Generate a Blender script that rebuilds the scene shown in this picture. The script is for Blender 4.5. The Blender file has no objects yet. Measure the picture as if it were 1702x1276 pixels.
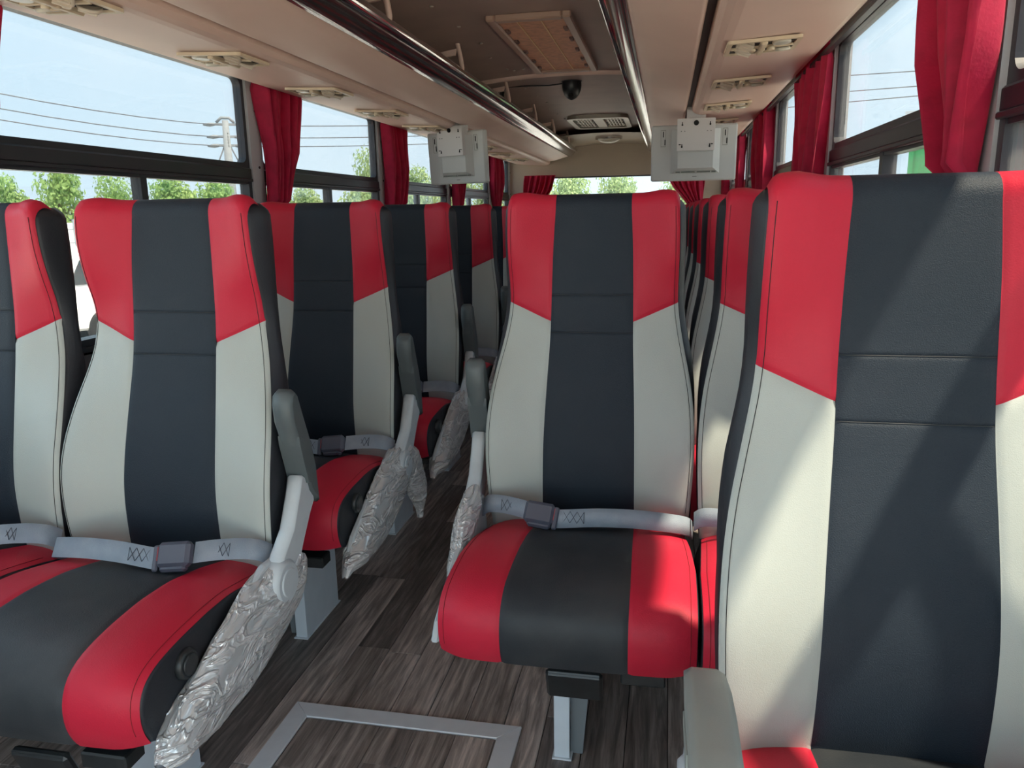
import bpy, bmesh, math, random
import numpy as np
from mathutils import Vector, Matrix
random.seed(7); rng = np.random.default_rng(11)
SC = bpy.context.scene
COL = SC.collection

# ------------------------------------------------------------------ camera
CAMZ = 1.2
def cam_axes():
    f, cx, cy = 1278., 851., 638.
    vpx, vpy = 1108., 350.
    Y = np.array([(vpx-cx)/f, -(vpy-cy)/f, 1.]); Y /= np.linalg.norm(Y)
    Z = np.array([0, 1, -Y[1]/Y[2]]); Z /= np.linalg.norm(Z)
    X = np.cross(Z, Y)
    if X[0] < 0: X = -X
    r = math.radians(1.0)
    X, Z = X*math.cos(r)+Z*math.sin(r), Z*math.cos(r)-X*math.sin(r)
    return np.stack([X, Y, Z], 1)
RC = cam_axes()
cd = bpy.data.cameras.new('camera'); cam = bpy.data.objects.new('camera', cd); COL.objects.link(cam)
m = Matrix.Identity(4)
for i in range(3):
    m[i][0] = RC[0][i]; m[i][1] = RC[1][i]; m[i][2] = -RC[2][i]
m[2][3] = CAMZ
cam.matrix_world = m
cd.sensor_fit = 'HORIZONTAL'; cd.sensor_width = 36; cd.lens = 1278/1702*36
cd.clip_start = .03; cd.clip_end = 800
SC.camera = cam

# ------------------------------------------------------------------ world, sun, exposure
SC.view_settings.view_transform = 'Standard'; SC.view_settings.look = 'None'
SC.view_settings.gamma = 1.0; SC.view_settings.use_curve_mapping = False
SC.view_settings.exposure = 0.26
SKY = 3.1; SUN = 29.0
SC.cycles.max_bounces = 14; SC.cycles.diffuse_bounces = 7; SC.cycles.transparent_max_bounces = 24
SC.cycles.transmission_bounces = 8
wd = bpy.data.worlds.new('sky'); SC.world = wd; wd.use_nodes = True
nt = wd.node_tree; nt.nodes.clear()
o = nt.nodes.new('ShaderNodeOutputWorld'); bg = nt.nodes.new('ShaderNodeBackground')
tc = nt.nodes.new('ShaderNodeTexCoord'); sp = nt.nodes.new('ShaderNodeSeparateXYZ')
rp = nt.nodes.new('ShaderNodeValToRGB'); nz = nt.nodes.new('ShaderNodeTexNoise'); mx = nt.nodes.new('ShaderNodeMixRGB')
rp.color_ramp.elements[0].position = .0; rp.color_ramp.elements[0].color = (.74, .89, 1.0, 1)
rp.color_ramp.elements[1].position = .75; rp.color_ramp.elements[1].color = (.52, .78, 1.0, 1)
nz.inputs['Scale'].default_value = 3.2; nz.inputs['Detail'].default_value = 5
r2 = nt.nodes.new('ShaderNodeValToRGB')
r2.color_ramp.elements[0].position = .42; r2.color_ramp.elements[0].color = (0, 0, 0, 1)
r2.color_ramp.elements[1].position = .75; r2.color_ramp.elements[1].color = (.7, .7, .7, 1)
mx.inputs[2].default_value = (.86, .94, 1, 1)
L = nt.links.new
L(tc.outputs['Generated'], sp.inputs[0]); L(sp.outputs['Z'], rp.inputs[0]); L(tc.outputs['Generated'], nz.inputs['Vector'])
L(nz.outputs['Fac'], r2.inputs[0]); L(r2.outputs[0], mx.inputs[0]); L(rp.outputs[0], mx.inputs[1])
L(mx.outputs[0], bg.inputs[0]); bg.inputs[1].default_value = SKY; L(bg.outputs[0], o.inputs[0])
sl = bpy.data.lights.new('sun', 'SUN'); sun = bpy.data.objects.new('sun', sl); COL.objects.link(sun)
sl.energy = SUN; sl.angle = math.radians(1.6); sl.color = (1, .83, .63)
sun.rotation_euler = Vector((-1, .42, -2.0)).to_track_quat('-Z', 'Y').to_euler()
sun.location = (6, -3, 12)

# ------------------------------------------------------------------ materials
def mat(name, col, rough=.5, metal=0, spec=.5, bump=None, vary=None, sheen=0, transl=0, coat=0, objrand=0):
    """procedural principled material; bump=(scale,strength), vary=(scale,colour2,amount,detail)"""
    M = bpy.data.materials.new(name); M.use_nodes = True
    nt = M.node_tree; nt.nodes.clear(); L = nt.links.new
    out = nt.nodes.new('ShaderNodeOutputMaterial'); b = nt.nodes.new('ShaderNodeBsdfPrincipled')
    b.inputs['Base Color'].default_value = (*col, 1); b.inputs['Roughness'].default_value = rough
    b.inputs['Metallic'].default_value = metal; b.inputs['Specular IOR Level'].default_value = spec
    if sheen: b.inputs['Sheen Weight'].default_value = sheen
    if coat: b.inputs['Coat Weight'].default_value = coat; b.inputs['Coat Roughness'].default_value = .15
    tc = nt.nodes.new('ShaderNodeTexCoord')
    src = None
    if vary:
        n = nt.nodes.new('ShaderNodeTexNoise'); n.inputs['Scale'].default_value = vary[0]
        n.inputs['Detail'].default_value = vary[3] if len(vary) > 3 else 4
        L(tc.outputs['Object'], n.inputs['Vector'])
        r = nt.nodes.new('ShaderNodeValToRGB'); r.color_ramp.elements[0].position = .42; r.color_ramp.elements[1].position = .72
        L(n.outputs['Fac'], r.inputs[0])
        k = nt.nodes.new('ShaderNodeMath'); k.operation = 'MULTIPLY'; k.inputs[1].default_value = vary[2]
        L(r.outputs[0], k.inputs[0])
        x = nt.nodes.new('ShaderNodeMixRGB'); x.inputs[1].default_value = (*col, 1); x.inputs[2].default_value = (*vary[1], 1)
        L(k.outputs[0], x.inputs[0]); src = x.outputs[0]; L(src, b.inputs['Base Color'])
    if bump:
        n = nt.nodes.new('ShaderNodeTexNoise'); n.inputs['Scale'].default_value = bump[0]; n.inputs['Detail'].default_value = 3
        L(tc.outputs['Object'], n.inputs['Vector'])
        bp = nt.nodes.new('ShaderNodeBump'); bp.inputs['Strength'].default_value = bump[1]; bp.inputs['Distance'].default_value = bump[2] if len(bump) > 2 else .002
        L(n.outputs['Fac'], bp.inputs['Height']); L(bp.outputs[0], b.inputs['Normal'])
    res = b.outputs[0]
    if transl:
        t = nt.nodes.new('ShaderNodeBsdfTranslucent'); t.inputs[0].default_value = (*[min(1, c*1.6) for c in col], 1)
        if src: L(src, t.inputs[0])
        ms = nt.nodes.new('ShaderNodeMixShader'); ms.inputs[0].default_value = transl
        L(res, ms.inputs[1]); L(t.outputs[0], ms.inputs[2]); res = ms.outputs[0]
    L(res, out.inputs[0])
    return M

RED = mat('red_vinyl', (.51, .016, .042), .48, spec=.28, bump=(420, .18), vary=(9, (.55, .026, .055), .5))
GREY = mat('grey_vinyl', (.40, .435, .41), .45, bump=(640, .25), vary=(7, (.42, .455, .425), .5))
BLACK = mat('black_vinyl', (.016, .025, .037), .50, spec=.26, bump=(640, .5, .002), vary=(6, (.023, .032, .044), .6))
BLACKC = mat('black_cushion_vinyl', (.026, .031, .037), .5, spec=.3, bump=(420, .2), vary=(5, (.09, .09, .09), .5, 6))
SHELL = mat('black_side_vinyl', (.018, .021, .027), .5, bump=(300, .15))
THREAD = mat('stitch_thread', (.012, .012, .014), .8)
THREADR = mat('dark_red_thread', (.18, .01, .015), .8)
ARMP = mat('dark_grey_plastic', (.085, .105, .11), .45, bump=(900, .12), vary=(14, (.12, .14, .14), .4))
ARMLIT = mat('lit_grey_plastic', (.28, .30, .275), .5, bump=(900, .12), vary=(14, (.36, .38, .35), .5))  # lighter copy of the dark arm plastic; light on the lowered pad is painted in
ARML = mat('pale_grey_plastic', (.52, .57, .60), .42, vary=(18, (.42, .46, .5), .5))
STEEL = mat('pale_painted_steel', (.64, .69, .74), .38, 0, vary=(10, (.54, .59, .64), .6))
DARKM = mat('dark_metal', (.02, .022, .024), .5, .3)
BPLAST = mat('black_plastic', (.014, .016, .018), .38, vary=(30, (.03, .035, .035), .6))
BELT = mat('grey_blue_webbing', (.24, .29, .35), .65, bump=(700, .5), vary=(25, (.33, .37, .42), .6))
BUCKLE = mat('buckle_plastic', (.075, .08, .11), .38)
REDB = mat('red_button', (.7, .06, .05), .4)
CREAM = mat('cream_panel', (.78, .57, .475), .45, bump=(60, .05), vary=(3, (.72, .515, .43), .7))
CREAM2 = mat('cream_vent_plastic', (.68, .55, .38), .4, vary=(14, (.58, .46, .33), .6))
VENTIN = mat('vent_recess', (.030, .022, .018), .6)  # near-black for vent openings; also stands in for shade in the rack groove
VENTD = mat('vent_disc_plastic', (.55, .46, .36), .4)
CEIL = mat('brown_grey_ceiling', (.36, .25, .21), .55, bump=(40, .06), vary=(4, (.29, .205, .175), .7))
REARP = mat('rear_cream_panel', (.50, .41, .31), .5, vary=(3, (.44, .36, .28), .6))
CHROME = mat('chrome', (.75, .72, .70), .14, 1.0)
TRIMB = mat('dark_gloss_trim', (.16, .12, .115), .12, .75, coat=.5)
HATCHP = mat('woven_hatch_panel', (.60, .29, .18), .6, bump=(220, .4), vary=(30, (.36, .19, .13), .8, 8))
HATCHF = mat('hatch_frame', (.38, .24, .18), .4)
GOLD = mat('gold_line', (.75, .52, .26), .4)
FRAME = mat('black_window_frame', (.016, .017, .022), .35, vary=(6, (.035, .02, .028), .5))
PILL = mat('grey_pillar_trim', (.45, .45, .46), .5)
WALLM = mat('dark_wall_panel', (.10, .105, .11), .6)
BODY = mat('outer_body', (.7, .7, .7), .5)
RUBBER = mat('rubber', (.01, .01, .01), .6)
CURT = mat('maroon_velvet', (.60, .008, .065), .7, bump=(160, .35), vary=(22, (.44, .005, .045), .8), sheen=.12, transl=.3)
TIE = mat('white_tie', (.8, .8, .8), .6)
TVM = mat('tv_plastic', (.56, .57, .55), .5)
TVB = mat('tv_bracket', (.64, .62, .60), .45)
TVL = mat('tv_vent', (.30, .31, .27), .6)
HOLE = mat('black_hole', (.006, .006, .006), .8)
ALU = mat('brushed_aluminium', (.76, .78, .82), .40, .1, vary=(30, (.68, .70, .74), .5))
WOODB = mat('floor_base', (.03, .025, .022), .7)
LAMP = mat('lamp_lens', (.6, .55, .45), .25)
GRILLE = mat('grille_plastic', (.40, .35, .28), .3, .3)
CONC = mat('concrete_yard', (.36, .35, .33), .9, vary=(.15, (.42, .41, .39), .8))
FENCE = mat('white_fence', (.75, .78, .8), .7)
FENCEG = mat('fence_line', (.3, .34, .38), .7)
LEAF = mat('leaf_green', (.30, .46, .15), .6, vary=(1.6, (.50, .62, .26), .9), transl=.45)
LEAF2 = mat('leaf_pale', (.36, .48, .22), .6, vary=(1.6, (.55, .64, .34), .9), transl=.45)  # paler copy: outdoor haze and overexposure put into the leaf colour
BARK = mat('bark', (.12, .09, .06), .9)
CARW = mat('white_car_paint', (.85, .86, .87), .3, coat=.6)
CARG = mat('car_glass', (.05, .07, .08), .08)
GREENP = mat('green_paint', (.04, .45, .12), .5)
POLEM = mat('pole_concrete', (.22, .24, .26), .8)
WIRE = mat('wire', (.10, .11, .13), .7)

def film_mat():
    M = bpy.data.materials.new('clear_plastic_film'); M.use_nodes = True
    nt = M.node_tree; nt.nodes.clear(); L = nt.links.new
    out = nt.nodes.new('ShaderNodeOutputMaterial')
    tc = nt.nodes.new('ShaderNodeTexCoord')
    mp = nt.nodes.new('ShaderNodeMapping'); mp.inputs['Rotation'].default_value = (.32, 0, 0); mp.inputs['Scale'].default_value = (1, .45, 1.5)
    L(tc.outputs['Object'], mp.inputs[0])
    n = nt.nodes.new('ShaderNodeTexNoise'); n.inputs['Scale'].default_value = 20; n.inputs['Detail'].default_value = 3; n.inputs['Distortion'].default_value = 1.5
    L(mp.outputs[0], n.inputs['Vector'])
    sb = nt.nodes.new('ShaderNodeMath'); sb.operation = 'SUBTRACT'; sb.inputs[1].default_value = .5; L(n.outputs['Fac'], sb.inputs[0])
    ab = nt.nodes.new('ShaderNodeMath'); ab.operation = 'ABSOLUTE'; L(sb.outputs[0], ab.inputs[0])
    r = nt.nodes.new('ShaderNodeValToRGB'); e = r.color_ramp.elements          # creases: thin white lines
    e[0].position = .0; e[0].color = (1, 1, 1, 1); e[1].position = .10; e[1].color = (0, 0, 0, 1); L(ab.outputs[0], r.inputs[0])
    bp = nt.nodes.new('ShaderNodeBump'); bp.inputs['Strength'].default_value = 1; bp.inputs['Distance'].default_value = .006
    L(r.outputs[0], bp.inputs['Height'])
    g = nt.nodes.new('ShaderNodeBsdfGlossy'); g.inputs['Roughness'].default_value = .10; g.inputs[0].default_value = (.97, .98, 1, 1)
    d = nt.nodes.new('ShaderNodeBsdfDiffuse'); d.inputs[0].default_value = (.93, .94, .94, 1)
    t = nt.nodes.new('ShaderNodeBsdfTransparent'); t.inputs[0].default_value = (.97, .98, .98, 1)
    L(bp.outputs[0], g.inputs['Normal']); L(bp.outputs[0], d.inputs['Normal'])
    a = nt.nodes.new('ShaderNodeMixShader'); a.inputs[0].default_value = .36
    L(d.outputs[0], a.inputs[1]); L(g.outputs[0], a.inputs[2])
    mr = nt.nodes.new('ShaderNodeMapRange'); mr.inputs['To Min'].default_value = .55; mr.inputs['To Max'].default_value = .92; L(r.outputs[0], mr.inputs['Value'])
    b = nt.nodes.new('ShaderNodeMixShader'); L(mr.outputs[0], b.inputs[0]); L(t.outputs[0], b.inputs[1]); L(a.outputs[0], b.inputs[2])
    L(b.outputs[0], out.inputs[0]); return M
FILM = film_mat()

def glass_mat(name, tint, dust):
    M = bpy.data.materials.new(name); M.use_nodes = True
    nt = M.node_tree; nt.nodes.clear(); L = nt.links.new
    out = nt.nodes.new('ShaderNodeOutputMaterial')
    tc = nt.nodes.new('ShaderNodeTexCoord'); n = nt.nodes.new('ShaderNodeTexNoise'); n.inputs['Scale'].default_value = 2.5; n.inputs['Detail'].default_value = 6
    L(tc.outputs['Object'], n.inputs['Vector'])
    k = nt.nodes.new('ShaderNodeMath'); k.operation = 'MULTIPLY'; k.inputs[1].default_value = dust*2; L(n.outputs['Fac'], k.inputs[0])
    t = nt.nodes.new('ShaderNodeBsdfTransparent'); t.inputs[0].default_value = (*tint, 1)
    g = nt.nodes.new('ShaderNodeBsdfGlossy'); g.inputs['Roughness'].default_value = .02
    d = nt.nodes.new('ShaderNodeBsdfTranslucent'); d.inputs[0].default_value = (.8, .82, .82, 1)
    lw = nt.nodes.new('ShaderNodeFresnel'); lw.inputs[0].default_value = 1.45
    kk = nt.nodes.new('ShaderNodeMath'); kk.operation = 'MULTIPLY'; kk.inputs[1].default_value = .35; L(lw.outputs[0], kk.inputs[0])
    a = nt.nodes.new('ShaderNodeMixShader'); L(kk.outputs[0], a.inputs[0]); L(t.outputs[0], a.inputs[1]); L(g.outputs[0], a.inputs[2])
    b = nt.nodes.new('ShaderNodeMixShader'); L(k.outputs[0], b.inputs[0]); L(a.outputs[0], b.inputs[1]); L(d.outputs[0], b.inputs[2])
    L(b.outputs[0], out.inputs[0]); return M
GLASS = glass_mat('tinted_glass', (.59, .61, .615), .008)
GLASSR = glass_mat('dusty_glass', (.59, .61, .615), .022)

GLASSF = glass_mat('clear_glass', (.86, .89, .89), .01)

def plank_mat():
    M = bpy.data.materials.new('wood_plank_vinyl'); M.use_nodes = True
    nt = M.node_tree; nt.nodes.clear(); L = nt.links.new
    out = nt.nodes.new('ShaderNodeOutputMaterial'); b = nt.nodes.new('ShaderNodeBsdfPrincipled'); b.inputs['Roughness'].default_value = .48
    tc = nt.nodes.new('ShaderNodeTexCoord'); oi = nt.nodes.new('ShaderNodeObjectInfo')
    ad = nt.nodes.new('ShaderNodeVectorMath'); ad.operation = 'ADD'
    sc = nt.nodes.new('ShaderNodeMath'); sc.operation = 'MULTIPLY'; sc.inputs[1].default_value = 37.
    L(oi.outputs['Random'], sc.inputs[0]); L(tc.outputs['Object'], ad.inputs[0]); L(sc.outputs[0], ad.inputs[1])
    mp = nt.nodes.new('ShaderNodeMapping'); mp.inputs['Scale'].default_value = (1, .07, 1); L(ad.outputs[0], mp.inputs[0])
    n = nt.nodes.new('ShaderNodeTexNoise'); n.inputs['Scale'].default_value = 62; n.inputs['Detail'].default_value = 8; n.inputs['Roughness'].default_value = .65; n.inputs['Distortion'].default_value = .5
    L(mp.outputs[0], n.inputs['Vector'])
    r = nt.nodes.new('ShaderNodeValToRGB'); e = r.color_ramp.elements
    e[0].position = .32; e[0].color = (.12, .098, .088, 1); e[1].position = .72; e[1].color = (.58, .49, .445, 1)
    x = r.color_ramp.elements.new(.5); x.color = (.27, .225, .205, 1)
    L(n.outputs['Fac'], r.inputs[0])
    mr = nt.nodes.new('ShaderNodeMapRange'); mr.inputs['To Min'].default_value = .6; mr.inputs['To Max'].default_value = 1.75; L(oi.outputs['Random'], mr.inputs['Value'])
    mu = nt.nodes.new('ShaderNodeVectorMath'); mu.operation = 'SCALE'; L(r.outputs[0], mu.inputs[0]); L(mr.outputs[0], mu.inputs['Scale'])
    L(mu.outputs[0], b.inputs['Base Color'])
    bp = nt.nodes.new('ShaderNodeBump'); bp.inputs['Strength'].default_value = .15; bp.inputs['Distance'].default_value = .002; L(n.outputs['Fac'], bp.inputs['Height']); L(bp.outputs[0], b.inputs['Normal'])
    L(b.outputs[0], out.inputs[0]); return M
PLANK = plank_mat()

# ------------------------------------------------------------------ mesh helpers
class MB:
    def __init__(s): s.v = []; s.f = []; s.sm = []
    def add(s, vs, fs, smooth=True):
        n = len(s.v); s.v += [tuple(map(float, p)) for p in vs]
        s.f += [tuple(i+n for i in f) for f in fs]; s.sm += [smooth]*len(fs); return s
    def grid(s, P, smooth=True, closed_u=False):
        """P[i][j] points"""
        a, b = len(P), len(P[0]); vs = [p for row in P for p in row]; fs = []
        for i in range(a if closed_u else a-1):
            for j in range(b-1):
                i2 = (i+1) % a
                fs.append((i*b+j, i2*b+j, i2*b+j+1, i*b+j+1))
        return s.add(vs, fs, smooth)
    def box(s, c, d, R=None, bev=0):
        hx, hy, hz = d[0]/2, d[1]/2, d[2]/2
        if bev and bev < min(hx, hy, hz):
            k = bev; vs = []; fs = []
            idx = {}
            for sx in (-1, 1):
                for sy in (-1, 1):
                    for sz in (-1, 1):
                        for ax in range(3):
                            p = [sx*(hx-k), sy*(hy-k), sz*(hz-k)]
                            p[ax] = (sx*hx, sy*hy, sz*hz)[ax]
                            idx[(sx, sy, sz, ax)] = len(vs); vs.append(p)
            S = (-1, 1)
            for a in range(3):
                b, c2 = (a+1) % 3, (a+2) % 3
                for sg in S:
                    q = []
                    for (tb, tc_) in ((-1, -1), (1, -1), (1, 1), (-1, 1)):
                        sgn = [0, 0, 0]; sgn[a] = sg; sgn[b] = tb; sgn[c2] = tc_
                        q.append(idx[(*sgn, a)])
                    fs.append(q if sg > 0 else q[::-1])
                for tb in S:       # edges parallel to axis a
                    for tc_ in S:
                        def I(sa, ax):
                            sgn = [0, 0, 0]; sgn[a] = sa; sgn[b] = tb; sgn[c2] = tc_
                            return idx[(*sgn, ax)]
                        fs.append([I(-1, b), I(1, b), I(1, c2), I(-1, c2)])
            for sx in S:
                for sy in S:
                    for sz in S: fs.append([idx[(sx, sy, sz, i)] for i in range(3)])
        else:
            vs = [(x, y, z) for x in (-hx, hx) for y in (-hy, hy) for z in (-hz, hz)]
            fs = [(0, 1, 3, 2), (4, 6, 7, 5), (0, 4, 5, 1), (2, 3, 7, 6), (0, 2, 6, 4), (1, 5, 7, 3)]
        if R is not None: vs = [R @ Vector(v) for v in vs]
        vs = [(v[0]+c[0], v[1]+c[1], v[2]+c[2]) for v in vs]
        return s.add(vs, fs, False)
    def tube(s, path, r, n=8, cap=True):
        path = [Vector(p) for p in path]; rings = []
        up = Vector((0, 0, 1)); prev = None
        for i, p in enumerate(path):
            t = (path[min(i+1, len(path)-1)]-path[max(i-1, 0)]).normalized()
            if prev is None:
                a = t.cross(up)
                if a.length < 1e-3: a = t.cross(Vector((1, 0, 0)))
            else: a = prev-t*prev.dot(t)
            a.normalize(); prev = a; b = t.cross(a)
            rr = r[i] if isinstance(r, (list, tuple)) else r
            rings.append([p+a*math.cos(2*math.pi*k/n)*rr+b*math.sin(2*math.pi*k/n)*rr for k in range(n)])
        vs = [q for g in rings for q in g]; fs = []
        for i in range(len(path)-1):
            for k in range(n):
                fs.append((i*n+k, i*n+(k+1) % n, (i+1)*n+(k+1) % n, (i+1)*n+k))
        if cap: fs.append(tuple(range(n))[::-1]); fs.append(tuple((len(path)-1)*n+k for k in range(n)))
        return s.add(vs, fs, True)
    def prism(s, poly, axis, a0, a1, bev=0, smooth=False):
        """poly of 2D points extruded along axis 'x','y' or 'z' with an inset bevel at both ends"""
        def P(u, v, a): return {'x': (a, u, v), 'y': (u, a, v), 'z': (u, v, a)}[axis]
        n = len(poly); cu = sum(p[0] for p in poly)/n; cv = sum(p[1] for p in poly)/n
        def ins(d):
            out = []
            for i in range(n):
                p0, p, p2 = Vector(poly[i-1]), Vector(poly[i]), Vector(poly[(i+1) % n])
                e1 = (p-p0); e2 = (p2-p)
                if e1.length < 1e-9 or e2.length < 1e-9: out.append(p); continue
                n1 = Vector((-e1.y, e1.x)).normalized(); n2 = Vector((-e2.y, e2.x)).normalized()
                q = n1+n2
                if q.length < .3: q = n1
                q = q.normalized()
                if q.dot(Vector((cu, cv))-p) < 0 and abs(area) > 0 and area < 0: pass
                out.append(p+q*d*(1 if area > 0 else -1))
            return out
        area = sum(poly[i-1][0]*poly[i][1]-poly[i][0]*poly[i-1][1] for i in range(n))/2
        lv = [(a0, bev), (a0+bev, 0), (a1-bev, 0), (a1, bev)] if bev else [(a0, 0), (a1, 0)]
        vs = []
        for a, d in lv:
            q = ins(d) if d else poly
            vs += [P(p[0], p[1], a) for p in q]
        fs = []
        for i in range(len(lv)-1):
            for k in range(n): fs.append((i*n+k, i*n+(k+1) % n, (i+1)*n+(k+1) % n, (i+1)*n+k))
        s.add(vs, fs, smooth)
        m = len(s.v)-len(vs)
        s.f += [tuple(m+k for k in range(n))[::-1], tuple(m+(len(lv)-1)*n+k for k in range(n))]; s.sm += [False, False]
        return s
    def disc(s, c, r, axis, h, n=20, bev=0, ry=None):
        poly = [(c['xyz'.index(q)] if 0 else 0, 0) for q in 'x']
        ry = ry or r
        u, v = {'x': (1, 2), 'y': (0, 2), 'z': (0, 1)}[axis]; a = {'x': 0, 'y': 1, 'z': 2}[axis]
        poly = [(c[u]+r*math.cos(2*math.pi*k/n), c[v]+ry*math.sin(2*math.pi*k/n)) for k in range(n)]
        return s.prism(poly, axis, c[a]-h/2, c[a]+h/2, bev, True)
    def mesh(s, name, fix=True):
        me = bpy.data.meshes.new(name); me.from_pydata(s.v, [], s.f)
        me.polygons.foreach_set('use_smooth', s.sm); me.update()
        if fix:
            bm = bmesh.new(); bm.from_mesh(me); bmesh.ops.recalc_face_normals(bm, faces=bm.faces); bm.to_mesh(me); bm.free()
        return me
    def build(s, name, m, parent=None, loc=None, **kw):
        return put(name, s.mesh(name), m, parent, loc, **kw)

def put(name, me, m, parent=None, loc=None, label=None, cat=None, group=None, kind=None):
    ob = bpy.data.objects.new(name, me); COL.objects.link(ob)
    if me is not None and m is not None and not me.materials: me.materials.append(m)
    if parent: ob.parent = parent
    if loc: ob.location = loc
    tag(ob, label, cat, group, kind); return ob
def tag(ob, label=None, cat=None, group=None, kind=None):
    if label: ob['label'] = label
    if cat: ob['category'] = cat
    if group: ob['group'] = group
    if kind: ob['kind'] = kind
def empty(name, loc, label=None, cat=None, group=None, kind=None, rz=0):
    ob = bpy.data.objects.new(name, None); COL.objects.link(ob); ob.location = loc; ob.rotation_euler.z = rz
    ob.empty_display_size = .1
    tag(ob, label, cat, group, kind); return ob
def rrect(x0, y0, x1, y1, r, n=5):
    out = []
    for cx, cy, a in ((x1-r, y0+r, -90), (x1-r, y1-r, 0), (x0+r, y1-r, 90), (x0+r, y0+r, 180)):
        for k in range(n+1):
            t = math.radians(a+90*k/n); out.append((cx+r*math.cos(t), cy+r*math.sin(t)))
    return out
def ring(mb, outer, inner, axis, a0, a1):
    def P(u, v, a): return {'x': (a, u, v), 'y': (u, a, v), 'z': (u, v, a)}[axis]
    n = len(outer)
    vs = [P(*p, a0) for p in outer]+[P(*p, a0) for p in inner]+[P(*p, a1) for p in inner]+[P(*p, a1) for p in outer]
    fs = []
    for k in range(n):
        k2 = (k+1) % n
        for i in range(4):
            j = (i+1) % 4
            fs.append((i*n+k, i*n+k2, j*n+k2, j*n+k))
    return mb.add(vs, fs, False)
def lerp(x, xs, ys): return float(np.interp(x, xs, ys))
def smooth_interp(tab):
    xs = np.array([t[0] for t in tab]); ys = np.array([t[1] for t in tab])
    o = np.argsort(xs); xs = xs[o]; ys = ys[o]
    g = np.linspace(xs[0], xs[-1], 400); v = np.interp(g, xs, ys)
    k = 41; pad = np.pad(v, k//2, mode='edge'); v = np.convolve(pad, np.ones(k)/k, 'valid')
    return lambda x: float(np.interp(x, g, v))

# ================================================================== STRUCTURE
XL, XR, XC = -1.80, 0.60, -0.60
YF, YB = -1.5, 9.1
PIL = [-1.445, .13, 1.70, 3.275, 4.85, 6.425, 8.0]
# floor
fl = MB().box((XC, (YF+YB)/2, -.045), (XR-XL, YB-YF, .08)).build('floor', WOODB, kind='structure', label='dark floor laid with grey-brown wood-look planks')
PW = .0965
base = MB().box((0, 0, 0), (PW-.0012, 1, .005))
pm = {}
def plank_mesh(ln):
    k = round(ln, 2)
    if k not in pm:
        pm[k] = MB().box((0, 0, 0), (PW-.0018, k-.0018, .005), bev=.0008).mesh('plank'); pm[k].materials.append(PLANK)
    return pm[k]
nx = int((XR-XL)/PW)+1
for i in range(nx):
    x = XL+PW/2+i*PW
    if x+PW/2 > XR+.01: break
    y = .55-random.random()*.5
    far = 4.6 if -1.25 < x < .2 else 2.9
    while y < far:
        ln = random.choice([.74, .92, .92, 1.1])
        put('plank', plank_mesh(ln), None, fl, (x, y+ln/2, -.0025))
        y += ln
# plain continuation
MB().box((XC, 6.85, -.004), (XR-XL, 4.5, .002)).build('floor_covering', PLANK, fl)

# walls below and beside the windows
def wall_side(x, s, nm):
    y0 = YF if s < 0 else .08
    w = MB().box((x+s*.03, (y0+YB)/2, .39), (.06, YB-y0, .80)).build(nm, WALLM, kind='structure', label='low %s side wall under the bus windows' % ('left' if s < 0 else 'right'))
    MB().box((x+s*.03, (YF+YB)/2, 1.93), (.06, YB-YF, .26)).build('header', PILL, w)
    MB().box((x+s*.03, (y0+YB)/2, .795), (.06, YB-y0, .025)).build('sill', FRAME, w)
    for p in PIL+[YB-.03]:
        MB().box((x+s*.03, p+.01, 1.295), (.062, .10, 1.01)).build('pillar', PILL, w)
        for z in (1.42, 1.66):
            MB().disc((x-s*.0025, p+.02, z), .006, 'x', .004, 10).build('screw', DARKM, w)
wall_side(XL, -1, 'wall_left'); wall_side(XR, 1, 'wall_right')
wn = 0
def window_bay(x, s, y0, y1, gl, side, nth):
    global wn; wn += 1
    e = empty('window_%d' % wn, (x, (y0+y1)/2, .8), kind='structure', label='%s bus window, %s from the camera' % (side, nth))
    h = (y1-y0)/2
    f = MB(); ring(f, [(a*1, b) for a, b in rrect(-h, .545, h, 1.02, .001)], rrect(-h+.022, .635, h-.022, .985, .035), 'x', -.018, .018)
    f.build('upper_frame', FRAME, e)
    MB().box((0, 0, .59), (.055, 2*h, .05), bev=.006).build('beam', FRAME, e)
    MB().box((-s*.022, 0, .562), (.02, 2*h, .014), bev=.003).build('slide_rail', FRAME, e)
    MB().box((s*.0, 0, .81-.8+.005), (.05, 2*h, .03)).build('bottom_rail', FRAME, e)
    for yy in (-h+.012, h-.012): MB().box((0, yy, .29), (.045, .026, .53)).build('side_rail', FRAME, e)
    MB().box((0, 0, .29), (.04, .034, .53)).build('mullion', FRAME, e)
    MB().box((0, 0, .81), (.006, 2*h-.03, .36)).build('upper_pane', gl, e)
    MB().box((.008, -h/2, .285), (.005, h-.02, .53)).build('sliding_pane', gl, e)
    MB().box((-.008, h/2, .285), (.005, h-.02, .53)).build('sliding_pane', gl, e)
def seal(x, y, z):
    m = MB()
    for k in range(4):
        zz = z-.012*k
        for dy in (-.0035, .0035): m.box((x, y+dy, zz), (.001, .0012, .009))
        m.box((x, y, zz+.004*(-1)**k), (.001, .007, .0012))
    m.box((x, y, z+.014), (.001, .005, .005))
    return m
ords = ['just before the first', 'first', 'second', 'third', 'fourth', 'fifth', 'sixth', 'seventh']
for x, s, gl, sd in ((XL, -1, GLASS, 'left'), (XR, 1, GLASSR, 'right')):
    ps = PIL+[YB-.03]
    for i in range(len(ps)-1):
        window_bay(x+s*.03, s, ps[i]+.06, ps[i+1]-.04, GLASSF if i == 0 or (i == 1 and s < 0) else gl, sd, ords[i])
        if i == 2:
            q = bpy.data.objects['window_%d' % wn]
            seal(-s*.006, 3.10-q.location.y, .735).build('etched_mark', DARKM, q, kind='stuff')
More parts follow.
